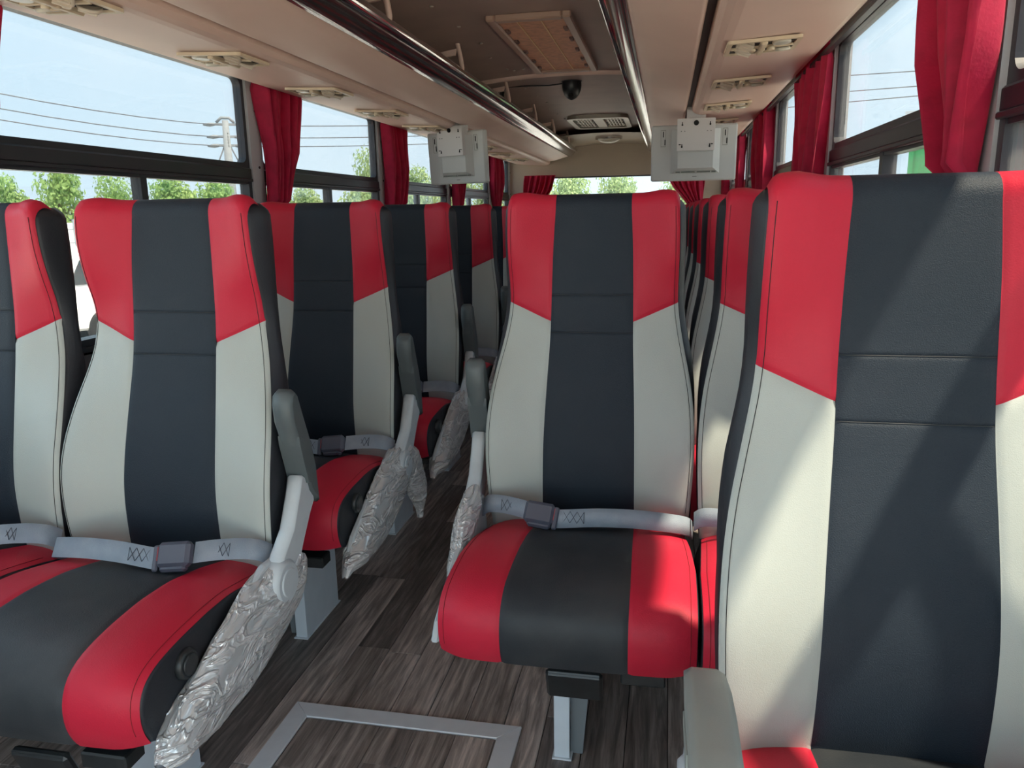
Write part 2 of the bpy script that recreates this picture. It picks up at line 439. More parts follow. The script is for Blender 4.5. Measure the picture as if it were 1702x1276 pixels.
# rear wall with wide window
rw = MB(); ring(rw, rrect(XL, 0.0, XR, 2.06, .001), rrect(XL+.22, 1.0, XR-.22, 1.60, .06), 'y', YB, YB+.08)
rw.build('wall_back', REARP, kind='structure', label='cream rear wall of the bus with wide window opening')
rwin = empty('window_20', (XC, YB+.04, .98), kind='structure', label='wide rear window at the far end of the bus')
rf = MB(); ring(rf, rrect(-1.0, .0, 1.0, .64, .06), rrect(-.965, .035, .965, .605, .05), 'y', -.02, .02); rf.build('frame', FRAME, rwin)
MB().box((0, 0, .32), (1.95, .006, .60)).build('pane', GLASSR, rwin)

# front wall with windscreen (unseen; added to limit light from ahead, opening sized for light)
fw = MB(); ring(fw, rrect(XL, 0.0, XR, 2.06, .001), rrect(XL+.08, .12, XR-.08, 1.97, .10), 'y', YF-.08, YF)
fw.build('wall_front', REARP, kind='structure', label='unseen front wall of the bus around the windscreen, behind the camera')
MB().box((XC, YF-.05, 1.045), (XR-XL-.12, .008, 1.88)).build('window_21', GLASSF, kind='structure', label='unseen wide windscreen behind the camera')
# ceiling: shallow vault
def ceil_z(x): return 2.03-.10*((x-XC)/1.0)**2
P = [[(x, y, ceil_z(x)) for y in (YF, 5.0, YB)] for x in np.linspace(XL-.03, XR+.03, 25)]
P2 = [[(x, y, ceil_z(x)+.06) for y in (YF, 5.0, YB)] for x in np.linspace(XL-.03, XR+.03, 25)]
cl = MB().grid(P).grid(P2).build('ceiling', CEIL, kind='structure', label='brown-grey vaulted ceiling panel above the aisle')
screw = MB().disc((0, 0, 0), .009, 'z', .006, 10, bev=.002).mesh('screw'); screw.materials.append(mat('screw_head', (.5, .42, .36), .35, .4))
for xx in (-.93, -.27):
    for k in range(14): 
        if 2.4 < (yy := 2.5+k*.36) < 8: put('screw', screw, None, cl, (xx+.02*math.sin(k*2.1), yy, ceil_z(xx)-.004))
for k in range(5): put('screw', screw, None, cl, (-.9+k*.06, 4.72-.02*k, ceil_z(-.9+k*.06)-.004))
tr = MB(); tr.grid([[(x, 4.94+dy, ceil_z(x)-dz) for dy, dz in ((-.03, .0), (-.026, .014), (0, .02), (.026, .014), (.03, 0))] for x in np.linspace(-1.35, .15, 25)])
tr.build('trim_1', CREAM, kind='structure', label='pale cross strip over the ceiling joint')
# rear ceiling filler (lighter)
P = [[(x, y, ceil_z(x)-.03-(y-6.2)*.018) for y in np.linspace(8.02, YB, 4)] for x in np.linspace(-1.25, .05, 13)]
MB().grid(P).build('trim_2', REARP, kind='structure', label='cream rear ceiling filler panel above the rear window')

# ================================================================== CEILING FITTINGS
def roof_hatch():
    x0, x1, y0, y1 = -.785, -.415, 3.47, 4.80; z = ceil_z(-.6)-.012
    e = empty('roof_hatch', (XC, (y0+y1)/2, z), label='long framed ceiling panel with woven brown insert above the aisle', cat='hatch')
    w, h = (x1-x0)/2, (y1-y0)/2
    for sx in (-1, 1): MB().box((sx*(w-.02), 0, 0), (.04, 2*h, .03), bev=.006).build('frame_rail', HATCHF, e)
    for sy in (-1, 1): MB().box((0, sy*(h-.025), 0), (2*w-.08, .05, .03), bev=.006).build('frame_rail', HATCHF, e)
    MB().box((0, 0, .004), (2*w-.08, 2*h-.10, .012)).build('woven_panel', HATCHP, e)
    for xx in (-.06, .045): MB().box((xx, 0, -.004), (.004, 2*h-.10, .004)).build('gold_line', GOLD, e)
    for sx in (-1, 1):
        for yy in (-.42, -.2, .05, .3, .5):
            MB().box((sx*(w-.052), yy, -.004), (.018, .05, .02), bev=.004).build('catch', mat('catch_brown', (.14, .075, .06), .5), e)
roof_hatch()
def air_grille():
    z = ceil_z(-.6)-.022
    e = empty('ceiling_grille', (XC-.02, 7.5, z), label='oval-cornered ceiling grille with slotted louvres near the rear', cat='grille')
    f = MB(); ring(f, rrect(-.27, -.45, .27, .45, .09), rrect(-.225, -.37, .225, .37, .06), 'z', -.012, .03); f.build('frame', GRILLE, e)
    MB().prism(rrect(-.23, -.375, .23, .375, .06), 'z', .012, .02).build('back_plate', VENTIN, e)
    for x0 in (-.21, .06):
        for k in range(5): MB().box((x0+.02+k*.028, -.0, .002), (.012, .62, .012)).build('louvre', GRILLE, e)
        for k in range(4): MB().box((x0+.075, -.24+k*.16, .0), (.15, .03, .012)).build('crossbar', GRILLE, e)
    MB().box((0, 0, .0), (.09, .7, .016), bev=.004).build('centre_plate', GRILLE, e)
    d = empty('ceiling_lamp', (-.605, 8.35, 1.945), label='small oval dome lamp behind the ceiling grille', cat='lamp')
    m = MB(); m.grid([[(math.cos(a)*.12*math.cos(t), math.sin(a)*.09*math.cos(t), -.055*math.sin(t)) for t in np.linspace(0, 1.5, 6)] for a in np.linspace(0, 2*math.pi, 25)])
    m.build('lens', LAMP, d); m = MB(); ring(m, [(math.cos(a)*.14, math.sin(a)*.11) for a in np.linspace(0, 2*math.pi, 24, False)], [(math.cos(a)*.115, math.sin(a)*.085) for a in np.linspace(0, 2*math.pi, 24, False)], 'z', -.012, .02); m.build('bezel', CHROME, d)
air_grille()
def sec_camera():
    x, y = -.625, 5.27; z = ceil_z(x)
    e = empty('security_camera', (x, y, z), label='small black security camera on the ceiling behind the cross strip', cat='camera')
    m = MB(); prof = [(.062, 0), (.064, -.03), (.06, -.055), (.048, -.085), (.03, -.105), (.012, -.115), (.002, -.117)]
    m.grid([[(r*math.cos(a), r*math.sin(a), zz) for r, zz in prof] for a in np.linspace(0, 2*math.pi, 25)]); m.build('housing', BPLAST, e)
    MB().disc((0, -.040, -.09), .016, 'y', .02, 14).build('lens', HOLE, e)
    MB().disc((0, 0, 0), .068, 'z', .008, 24).build('base', BPLAST, e)
    pts = [(-.06, 0, -.012), (-.15, 0, -.02), (-.28, 0, -.016), (-.38, .0, .0-.016), (-.44, 0, -.02), (-.455, 0, -.05), (-.45, 0, -.10), (-.46, 0, -.16)]
    MB().tube(pts, .005, 6).build('cable', BPLAST, e)
    b = MB()
    for k in range(5):
        a = k*1.3; b.tube([(-.462+.012*math.cos(a), .01*math.sin(a), -.045), (-.47+.016*math.cos(a+1), .012*math.sin(a), -.09), (-.465+.012*math.cos(a+2), .01*math.sin(a), -.15)], .0055, 6)
    b.build('cable_bundle', BPLAST, e)
sec_camera()

# ------------------------------------------------------------------ overhead panels and racks
def overhead(s, side):
    """s=-1 left, +1 right; offsets measured from the bus centre line"""
    X = lambda o: XC+s*o
    y0, y1 = YF, 8.72
    # service panel
    prof = [(1.135, 1.775), (1.13, 1.757), (1.11, 1.751), (.95, 1.738), (.79, 1.729), (.765, 1.731), (.745, 1.738), (.73, 1.752), (.725, 1.79), (1.135, 1.80)]
    m = MB(); m.prism([(X(o), z) for o, z in prof], 'y', y0, YB-.005)
    m.build('service_panel', CREAM, label='cream overhead service panel along the %s windows' % side, cat='panel')
    # luggage rack
    e = empty('luggage_rack', (X(.5), 4, 1.75), label='long cream luggage rack with chrome rail on the %s side' % side, cat='luggage rack')
    off = lambda m: m
    def P(o, z, y): return (X(o)-X(.5), y-4, z-1.75)
    prof = [(.70, 1.775), (.69, 1.752), (.68, 1.750), (.60, 1.764), (.52, 1.788), (.465, 1.800)]
    lo = [[P(o, z, y) for y in (y0, y1-.12, y1)] for o, z in prof]
    up = [[P(o, z+.012, y) for y in (y0, y1-.12, y1)] for o, z in prof[::-1]]
    MB().grid(lo+up, closed_u=True).build('bottom_panel', CREAM, e)
    prof = [(.466, 1.797), (.44, 1.803), (.415, 1.817), (.398, 1.835), (.392, 1.85)]
    lo = [[P(o, z, y) for y in (y0, y1)] for o, z in prof]; up = [[P(o+.006, z+.008, y) for y in (y0, y1)] for o, z in prof[::-1]]
    MB().grid(lo+up, closed_u=True).build('gloss_trim', TRIMB, e)
    MB().tube([P(.388, 1.862, y0), P(.388, 1.862, y1-.02), P(.41, 1.858, y1+.05), P(.46, 1.84, y1+.09)], .019, 14).build('chrome_rail', CHROME, e)
    MB().tube([P(.405, 1.895, y0), P(.405, 1.895, y1-.3)], .006, 8).build('upper_wire', CHROME, e)
    m = MB(); pr = [(.70, 1.765), (.6, 1.774), (.5, 1.795), (.43, 1.82), (.40, 1.85), (.42, 1.87), (.70, 1.79)]
    m.prism([(X(o)-X(.5), z-1.75) for o, z in pr], 'y', y1-4, y1+.05-4, .012); m.build('end_cap', CREAM, e)
    # dark strip closing the recess by the rack; groove shade put into its colour
    MB().box((X(.705)-X(.5), (y0+y1)/2-4, 1.79-1.75), (.04, y1-y0, .03)).build('recess_shade_strip', VENTIN, e)
    for k, yy in enumerate((1.45, 2.85, 3.88, 5.05, 6.1, 7.1, 8.15)):
        b = MB()
        c = [(.40, 1.86), (.395, 1.90), (.40, 1.94), (.415, ceil_z(X(.41))-.004)]
        b.grid([[P(o+d, z, yy+w) for o, z in c] for d, w in ((0, -.012), (-.008, -.006), (-.008, .006), (0, .012), (.012, .006), (.012, -.006))], closed_u=True)
        bo = b.build('bracket', CREAM, e)
        b2 = MB().prism([(X(o)-X(.5), z-1.75) for o, z in ((.42, 1.985), (.55, 1.965), (.66, 1.94), (.64, 1.93), (.52, 1.945), (.43, 1.955))], 'y', yy-.008-4, yy+.008-4)
        b2.build('hook', CREAM, bo)
overhead(-1, 'left'); overhead(1, 'right')

# ------------------------------------------------------------------ passenger vent units
def vent_parts():
    """local: x across the panel (towards aisle +), y along bus, z=0 panel face, hanging down"""
    W, H = .116, .105
    d = {}
    f = MB(); pr = rrect(-W, -H, W, H, .012)
    ring(f, pr, rrect(-W+.016, -H+.016, W-.016, H-.016, .006), 'z', -.010, .0)
    f.box((0, 0, -.009), (.020, 2*H-.03, .020), bev=.004); f.box((0, .0, -.006), (2*W-.03, .012, .012), bev=.003)
    d['frame'] = (f.mesh('frame'), CREAM2)
    d['recess'] = (MB().prism(rrect(-W+.012, -H+.012, W-.012, H-.012, .006), 'z', -.004, .0).mesh('recess'), VENTIN)
    disc = MB()
    disc.disc((0, 0, 0), .030, 'z', .010, 20, .003)
    for k in (-1, 0, 1): disc.box((0, k*.015, -.006), (.044, .004, .010))
    d['louvre_disc'] = (disc.mesh('louvre_disc'), VENTD)
    d['reading_lamp'] = (MB().disc((0, 0, 0), .03, 'z', .012, 20, .003).mesh('reading_lamp'), LAMP)
    d['button'] = (MB().disc((0, 0, 0), .011, 'z', .014, 14, .003).mesh('button'), CREAM2)
    d['bar'] = (MB().box((0, 0, 0), (.075, .012, .012), bev=.003).mesh('bar'), CREAM2)
    for k in d: d[k][0].materials.append(d[k][1])
    return d
VP_ = vent_parts()
def vent(x, y, z, tilt, s, label, group):
    e = empty('vent_panel', (x, y, z), label=label, cat='vent', group=group)
    e.rotation_euler = (0, tilt, 0)
    put('frame', VP_['frame'][0], None, e); put('recess', VP_['recess'][0], None, e)
    for sy in (-1, 1):
        q = put('louvre_disc', VP_['louvre_disc'][0], None, e, (s*.057, sy*.047, -.008)); q.rotation_euler = (.5*sy, .25, .4)
    put('reading_lamp', VP_['reading_lamp'][0], None, e, (-s*.057, -.047, -.006))
    put('bar', VP_['bar'][0], None, e, (-s*.057, .04, -.010))
    q = put('reading_lamp', VP_['reading_lamp'][0], None, e, (-s*.070, .055, -.008)); q.rotation_euler = (.3, 0, 0)
    for k in range(3): put('button', VP_['button'][0], None, e, (s*(-.03+.03*k), 0, -.014))
ORD = ['nearest', 'second', 'third', 'fourth', 'fifth', 'sixth', 'seventh', 'eighth', 'ninth']
for k in range(9):
    y = 1.80+.755*k
    vent(-1.49, y, 1.7325, math.atan2(-.014, .25)*0+.045, 1, 'cream vent and reading lamp unit on left panel, %s from the camera' % ORD[k], 'overhead vent units on the left')
for k in range(8):
    y = 2.84+.765*k
    vent(.295, y, 1.7325, -.045, -1, 'cream vent and reading lamp unit on right panel, %s from the camera' % ORD[k], 'overhead vent units on the right')

# ------------------------------------------------------------------ televisions (seen from behind)
def tv(x, y, z, rz, rx, w, h, label):
    e = empty('television', (x, y, z), label=label, cat='television'); e.rotation_euler = (rx, 0, rz)
    MB().box((0, 0, 0), (w, .045, h), bev=.008).build('housing', TVM, e)
    MB().box((0, .026, 0), (w-.03, .006, h-.03)).build('screen', HOLE, e)
    # bulge frustum
    def fr(x0, x1, z0, z1, d, ins):
        a = [(x0, -.02, z0), (x1, -.02, z0), (x1, -.02, z1), (x0, -.02, z1)]
        b = [(x0+ins, -d, z0+ins*.8), (x1-ins, -d, z0+ins*.8), (x1-ins, -d, z1), (x0+ins, -d, z1)]
        return MB().add(a+b, [(0, 1, 5, 4), (1, 2, 6, 5), (2, 3, 7, 6), (3, 0, 4, 7), (4, 5, 6, 7)], False)
    fr(-.27*w, .31*w, -.37*h, .42*h, .062, .085*w).build('back_bulge', TVM, e)
    for k, (a, b) in enumerate(((-.205, -.155), (-.14, .02), (.045, .20), (.215, .265))):
        q = MB().box(((a+b)/2*w, -.040, -.338*h), ((b-a)*w, .006, .030*h)).build('vent_slot', TVL, e); q.rotation_euler.x = 0
        MB().box(((a+b)/2*w, -.0435, -.338*h), ((b-a)*w, .003, .006*h)).build('vent_slot', HOLE, e)
    for sx, k in ((-1, 0), (1, 0)):
        ox = sx*.36*w
        p = MB(); ring(p, rrect(ox-.03*w, .12*h, ox+.03*w, .42*h, .002), rrect(ox-.026*w, .13*h, ox+.026*w, .41*h, .002), 'y', -.024, -.022); p.build('cover_outline', TVL, e)
        MB().box((ox-.0*w, -.024, .34*h), (.010*w, .004, .10*h)).build('slot', HOLE, e)
        MB().box((ox+.02*w, -.024, .20*h), (.010*w, .004, .10*h)).build('slot', HOLE, e)
    # mounting bracket
    bx0, bx1, bz0, bz1 = -.20*w, .235*w, .04*h, .60*h
    b = empty('mount_bracket', (0, 0, 0)); b.parent = e
    cxx = (bx0+bx1)/2; cz = (bz0+bz1)/2
    MB().box((cxx, -.085, cz), (bx1-bx0, .004, bz1-bz0), bev=.001).build('face_plate', TVB, b)
    for xx in (bx0+.002, bx1-.002): MB().box((xx, -.05, cz), (.004, .07, bz1-bz0)).build('side_plate', TVB, b)
    MB().box((cxx, -.04, bz1+.03), (.5*(bx1-bx0), .03, .09)).build('hanger', TVB, b)
    MB().disc((cxx, -.088, cz+.20*h), .03*w, 'y', .004, 16).build('cable_hole', HOLE, b)
    for sx in (-1, 1):
        for sz in (-.21, .17):
            k = MB().disc((cxx+sx*.16*w, -.088, cz+sz*h), .011*w, 'y', .004, 10); k.box((cxx+sx*.16*w, -.088, cz+sz*h+.018*w), (.010*w, .004, .026*w)); k.build('key_slot', HOLE, b)
        MB().disc((cxx+sx*.13*w, -.088, cz+.06*h), .005*w, 'y', .004, 8).build('pin_hole', HOLE, b)
        MB().disc((cxx+sx*.17*w, -.088, cz+.06*h), .005*w, 'y', .004, 8).build('pin_hole', HOLE, b)
        MB().box((cxx+sx*.185*w, -.088, cz-.17*h), (.024*w, .004, .010*w)).build('pin_slot', HOLE, b)
    MB().box((.02*w, -.024, -.42*h), (.05*w, .004, .008*h)).build('port', HOLE, e)
tv(.145, 4.80, 1.527, math.radians(0), math.radians(4), .485, .315, 'grey flat television hanging under the right rack, back towards camera')
tv(-1.335, 5.02, 1.556, math.radians(-22), math.radians(4), .455, .325, 'grey flat television hanging under the left rack, turned slightly sideways')

# ------------------------------------------------------------------ curtains
def curtain(axis_x, s, keys, label, group, folds=6, amp=.022, seed=0, tie=None, plane='x', shift=0):
    """keys: (z, y_from, y_to). Cloth hangs in plane x=axis_x, folds bulge to the room (-s)"""
    rr = random.Random(seed)
    ph = [rr.random()*6.28 for _ in range(4)]
    zs = np.linspace(keys[0][0], keys[-1][0], 34)
    kz = [-k[0] for k in keys]
    P = []
    Q = []
    n = 90
    for t in np.linspace(0, 1, n):
        col = []
        for z in zs:
            a = lerp(-z, kz, [k[1] for k in keys]); b = lerp(-z, kz, [k[2] for k in keys])
            w = b-a
            y = a+w*t+.012*math.sin(9*z+ph[0]+4*t)*min(1, w*3)
            cz = (keys[0][0]-z)
            A = amp*(1.0+.25*math.sin(5*z+ph[1]))*(1 if cz > .05 else .35+13*cz)
            tt = t+.02*math.sin(6*z+ph[1])
            d = A*math.sin(2*math.pi*folds*tt+ph[2])+.5*A*math.sin(2*math.pi*(folds*1.7)*tt+ph[3]+3*z)
            d += .15*max(0, .2-w)*math.sin(math.pi*t)
            if z < 1.26: d = d*.6-.010
            if plane == 'x': col.append((-s*(.035+d*1)+0, y, z))
            else: col.append((y, -(.035+d), z))
        P.append(col)
    z0 = keys[-1][0]
    if plane == 'x':
        yc = (keys[0][1]+keys[0][2])/2
        e = empty('curtain', (axis_x, yc, z0), label=label, cat='curtain', group=group)
        P = [[(p[0], p[1]-yc, p[2]-z0) for p in c] for c in P]
    else:
        yc = (keys[0][1]+keys[0][2])/2
        e = empty('curtain', (yc, axis_x, z0), label=label, cat='curtain', group=group)
        P = [[(p[0]-yc, p[1], p[2]-z0) for p in c] for c in P]
    cl = MB().grid(P).build('cloth', CURT, e)
    md = cl.modifiers.new('thick', 'SOLIDIFY'); md.thickness = .003
    hd = [[(p[0]*1.0-(s*.002 if plane == 'x' else 0), p[1], p[2]+dz) for dz in (.0, .022)] for p in [c[0] for c in P]]
    if tie:
        a = lerp(-tie, kz, [k[1] for k in keys]); b = lerp(-tie, kz, [k[2] for k in keys])
        if plane == 'x': MB().box((-s*.035, (a+b)/2-yc, tie-z0), (.11, b-a+.02, .022), bev=.005).build('tie_band', TIE, e)
        else: MB().box(((a+b)/2-yc, -.035, tie-z0), (b-a+.02, .11, .022), bev=.005).build('tie_band', TIE, e)
G = 'maroon velvet curtains'
def side_curt(s, p, top, mid, tiew, label, seed, folds=6, amp=.027, tz=1.17):
    x = XL if s < 0 else XR
    k = [(1.80, p+top[0], p+top[1]), (1.5, p+mid[0], p+mid[1]), (tz+.05, p+tiew[0], p+tiew[1]), (tz, p+tiew[0]+.02, p+tiew[1]-.01), (tz-.06, p+tiew[0]-.01, p+tiew[1]+.02), (.9, p+tiew[0]-.05, p+tiew[1]+.08)]
    curtain(x, s, k, label, G, folds, amp, seed, tie=tz)
NL = ['at the far left edge of the picture', 'hanging left of the second row seats', 'left of the left television', 'below the left television', 'right of the left television', 'in the left rear corner']
left_c = [(1.70, (-.06, .22), (-.07, .17), (-.05, .08)), (3.275, (.0, .38), (.03, .35), (.02, .17)), (4.85, (-.02, .45), (.0, .42), (.02, .26)), (6.425, (-.02, .45), (.0, .42), (.06, .24)), (8.0, (-.05, .40), (-.03, .42), (.08, .26))]
for i, (p, a, b, c) in enumerate(left_c):
    side_curt(-1, p, a, b, c, 'maroon velvet curtain %s' % NL[i], 20+i)
right_c = [(1.70, (-.11, .34), (-.09, .31), (-.02, .10)), (3.275, (-.12, .55), (-.08, .52), (-.02, .36)), (4.85, (-.05, .55), (-.05, .5), (.0, .3)), (6.425, (-.05, .45), (-.05, .4), (.04, .2)), (8.0, (-.05, .42), (-.05, .4), (.08, .2))]
NR = ['largest and nearest, hanging at the right window edge', 'on the right windows, second from the camera', 'on the right windows, third from the camera', 'on the right windows, fourth, beside right television', 'on the right windows, fifth, below right television']
for i, (p, a, b, c) in enumerate(right_c):
    side_curt(1, p, a, b, c, 'maroon velvet curtain %s' % NR[i], 40+i, amp=.03 if i == 0 else .025, folds=4 if i == 0 else 5)
for sx, x0, x1, lb in ((-1, XL+.18, XL+.55, 'maroon velvet curtain at the left end of the rear window'), (1, XR-.62, XR-.2, 'maroon velvet curtain at the right end of the rear window')):
    if sx < 0: k = [(1.62, x0, x1), (1.45, x0, x1-.06), (1.24, x0, x0+.16), (1.2, x0+.02, x0+.14), (1.14, x0, x0+.17), (.95, x0, x0+.22)]
    else: k = [(1.62, x0, x1), (1.45, x0+.08, x1), (1.24, x1-.16, x1), (1.2, x1-.14, x1-.02), (1.14, x1-.17, x1), (.95, x1-.22, x1)]
    curtain(YB-.02, 1, k, lb, G, 6, .02, 70+sx, tie=1.2, plane='y')
# curtain rails
for s, x in ((-1, XL), (1, XR)):
    MB().box((x-s*.045, (YF+YB)/2, 1.752 if s > 0 else 1.785), (.02, YB-YF, .014)).build('trim_%d' % (4 if s > 0 else 3), FRAME, kind='structure', label='slim dark curtain rail over the %s windows' % ('left' if s < 0 else 'right'))

# ================================================================== SEATS
fY = smooth_interp([(1.30, .002), (1.244, .0), (1.117, -.016), (1.009, -.027), (.919, -.041), (.849, -.059), (.774, -.08), (.674, -.106), (.61, -.116), (.50, -.113), (.42, -.10)])
fE = smooth_interp([(1.28, -.044), (1.18, -.044), (1.10, -.026), (1.0, .014), (.93, .016), (.88, .008), (.8, -.012), (.7, -.030), (.5, -.028), (.42, -.02)])
fW = smooth_interp([(1.28, .197), (1.24, .199), (1.2, .203), (1.1, .205), (.98, .203), (.9, .216), (.84, .230), (.78, .242), (.7, .2495), (.62, .2495), (.5, .243), (.42, .236)])
fB = smooth_interp([(1.28, .088), (1.24, .089), (1.12, .096), (1.0, .099), (.9, .100), (.8, .105), (.7, .109), (.6, .111), (.42, .113)])
fR = smooth_interp([(1.28, .05), (1.0, .042), (.8, .01), (.7, -.022), (.5, -.035), (.42, -.03)])
ZB, RT = .450, .034
def ztop(u):
    a = abs(u)
    return 1.243+.006*math.exp(-((a-.82)/.14)**2)-(.015*((a-.94)/.06)**2.2 if a > .94 else 0)
def back_pt(x, z, groove=0.0):
    w = fW(z); a = min(1, abs(x)/w)
    k = max(0, (a-.40)/.60); k = k*k*(3-2*k)
    return fY(z)+fE(z)*k+groove+.008*max(0, (a-.95)/.05)**2
def g(d, r=.005, dep=.0028): return dep*math.exp(-(d/r)**2)
def back_point(t, v, lohi, xin, xout, side, glist):
    pass
SEAMZ = (1.004, .914)
def zseam(t): return .940+.045*t
clus = lambda n: [0, .006, .02, .05]+list(np.linspace(.1, .9, n))+[.95, .98, .994, 1]
def panel_back(kind, sgn):
    """kind: 'c' centre, 'r' upper red, 'g' lower grey (sgn=side)"""
    ts = clus(9) if kind == 'c' else clus(7)
    P = []
    for t in ts:
        col = []
        def xz(z):
            if kind == 'c': return (2*t-1)*fB(z)
            return sgn*(fB(z)+(fW(z)-fB(z))*t)
        zt = None
        u_top = (2*t-1)*fB(1.24)/fW(1.24) if kind == 'c' else (fB(1.24)+(fW(1.24)-fB(1.24))*t)/fW(1.24)
        zt = ztop(u_top)-RT
        if kind == 'c': z0, z1 = ZB, zt
        elif kind == 'r': z0, z1 = zseam(t), zt
        else: z0, z1 = ZB, zseam(t)
        vs = clus(26 if kind in 'cg' else 14)
        zl = [z0+(z1-z0)*v for v in vs]
        if kind == 'c':
            for q in SEAMZ: zl += [q-.006, q-.003, q-.0015, q, q+.0015, q+.003, q+.006]
            zl = sorted(zl)
        # bottom roll
        if kind in 'cg':
            for a in (80, 55, 30, 10):
                r = math.radians(a); z = ZB-.022*math.sin(r)
                x = xz(ZB); col.append((x, back_pt(x, ZB)+.022*(1-math.cos(r)), z))
        for z in zl:
            x = xz(z)
            d_in = abs(abs(x)-fB(z)); gr = g(d_in)
            if kind == 'c': gr += sum(g(abs(z-q), .0025, .0018) for q in SEAMZ)
            else: gr += g(abs(z-zseam(t)), .005, .0035)
            col.append((x, back_pt(x, z, gr), z))
        if kind in 'cr':
            z = zl[-1]; x = xz(z); y = col[-1][1]
            for a in (15, 30, 45, 60, 75, 90, 110, 130):
                r = math.radians(a); col.append((x, y+RT*(1-math.cos(r)), z+RT*math.sin(r)))
        P.append(col)
    return MB().grid(P).mesh({'c': 'centre_panel', 'r': 'red_panel', 'g': 'grey_panel'}[kind])
def shell_mesh():
    zs = list(np.linspace(ZB-.02, 1.19, 26))+[1.207, 1.216, 1.222, 1.227, 1.230]
    P = []
    for z in zs:
        w = fW(z); ins = 0 if z < 1.205 else (z-1.205)**2*30
        w2 = w-ins; rowp = []
        for u in (-.93, -.85, -.7, -.55, -.4, -.2, 0, .2, .4, .55, .7, .85, .93):
            rowp.append((u*w2, back_pt(u*w, z)+(.010 if abs(u) > .8 else .014)+ins*.4, z))
        ye = back_pt(w, z); yr = fR(z)-ins*.3
        fl = .014*min(1, max(0, (z-.70)/.16))
        for sg in (1, -1):
            q = [(w2-.004, ye-.001+ins*.4), (w2+fl*.2, ye+.010+ins*.3), (w2+.001+fl*.7, ye+.35*(yr-ye)), (w2+.001+fl, ye+.7*(yr-ye)), (w2-.006+fl, yr-.006), (w2-.03, yr)]
            if sg < 0: q = q[::-1]
            rowp += [(sg*a, b, z) for a, b in q]
        P.append(rowp)
    # order: front 6, right side, left side (reversed) -> closed ring
    n = len(P[0]); vs = [p for r in P for p in r]; fs = []
    for i in range(len(P)-1):
        for k in range(n): fs.append((i*n+k, i*n+(k+1) % n, (i+1)*n+(k+1) % n, (i+1)*n+k))
    fs.append(tuple(range(n))[::-1]); fs.append(tuple((len(P)-1)*n+k for k in range(n)))
    return MB().add(vs, fs).mesh('back_shell')
def stitch_back(sgn):
    m = MB(); z = .50
    m.tube([(sgn*(fW(z)-.009), back_pt(fW(z)-.009, z)-.0002, z) for z in np.linspace(.50, 1.21, 40)], .0006, 4)
    return m.mesh('edge_stitching')
def seam_mesh(z):
    return MB().tube([(x, back_pt(x, z, .0012), z) for x in np.linspace(-fB(z)+.002, fB(z)-.002, 12)], .0008, 4).mesh('seam')
# cushion
CP = [(-.095, .475), (-.13, .486), (-.2, .506), (-.3, .527), (-.39, .533), (-.47, .529), (-.53, .521), (-.565, .508), (-.585, .488), (-.595, .462), (-.596, .435), (-.592, .41), (-.584, .388), (-.576, .378)]
def resamp(pts, n):
    p = np.array(pts); d = np.r_[0, np.cumsum(np.hypot(*np.diff(p, axis=0).T))]; s = np.linspace(0, d[-1], n)
    v = np.stack([np.interp(s, d, p[:, 0]), np.interp(s, d, p[:, 1])], 1)
    k = np.array([.25, .5, .25])
    for _ in range(3):
        w = v.copy(); w[1:-1] = .25*v[:-2]+.5*v[1:-1]+.25*v[2:]; v = w
    return v
CPR = resamp(CP, 44)
def cw(i): return .232+.016*min(1, i/22)
def cb(i): return .113+.009*min(1, i/30)
def cush_pt(x, i, gr=0):
    y, z = CPR[i]; j = min(max(i, 1), 42)
    ty, tz = CPR[j+1]-CPR[j-1]; L = math.hypot(ty, tz); ny, nz = tz/L, -ty/L   # outward normal
    a = abs(x)/cw(i)
    off = -.016*max(0, (a-.72)/.28)**2.2-gr+.004*(1-a*a)
    return (x, y+ny*off, z+nz*off)
def panel_cush(kind, sgn=1):
    ts = clus(8); P = []
    for t in ts:
        col = []
        for i in range(44):
            x = (2*t-1)*cb(i) if kind == 'c' else sgn*(cb(i)+(cw(i)-cb(i))*t)
            col.append(cush_pt(x, i, g(abs(abs(x)-cb(i)))))
        P.append(col)
    return MB().grid(P).mesh('centre_panel' if kind == 'c' else 'red_stripe')
def cush_body():
    pts = [tuple(cush_pt(cw(i), i)[1:]) for i in range(0, 44)]
    low = [(-.50, .352), (-.35, .345), (-.2, .35), (-.10, .40)]
    ring_ = pts+low
    c = np.mean(ring_, axis=0)
    P = []
    for sx in (-1, 1):
        lv = [(1.0, .03), (1.006, .012), (1.004, .003), (.985, .001)]
        if sx > 0: lv = lv[::-1]
        for k, ins in lv:
            r = []
            for j, (y, z) in enumerate(ring_):
                i = min(j, 43); d = np.array([y, z])-c; d = d/np.linalg.norm(d)
                r.append((sx*cw(i)*k+sx*(.002 if ins > .02 else .001 if ins > .01 else 0), y-d[0]*ins, z-d[1]*ins))
            P.append(r)
    n = len(P[0]); vs = [p for r in P for p in r]; fs = []
    for i in range(len(P)-1):
        for k in range(n): fs.append((i*n+k, i*n+(k+1) % n, (i+1)*n+(k+1) % n, (i+1)*n+k))
    m = MB().add(vs, fs)
    # end caps as fans
    for base, sx in ((0, -1), ((len(P)-1)*n, 1)):
        cv = len(m.v); m.v.append((sx*(.2515), c[0], c[1]))
        for k in range(n): m.f.append((base+k, base+(k+1) % n, cv)); m.sm.append(True)
    return m.mesh('cushion_body')
def stitch_cush(sgn):
    return MB().tube([tuple(np.array(cush_pt(sgn*(cw(i)-.012), i))+np.array((0, -.0003, .0006))) for i in range(6, 42)], .0006, 4).mesh('edge_stitching')

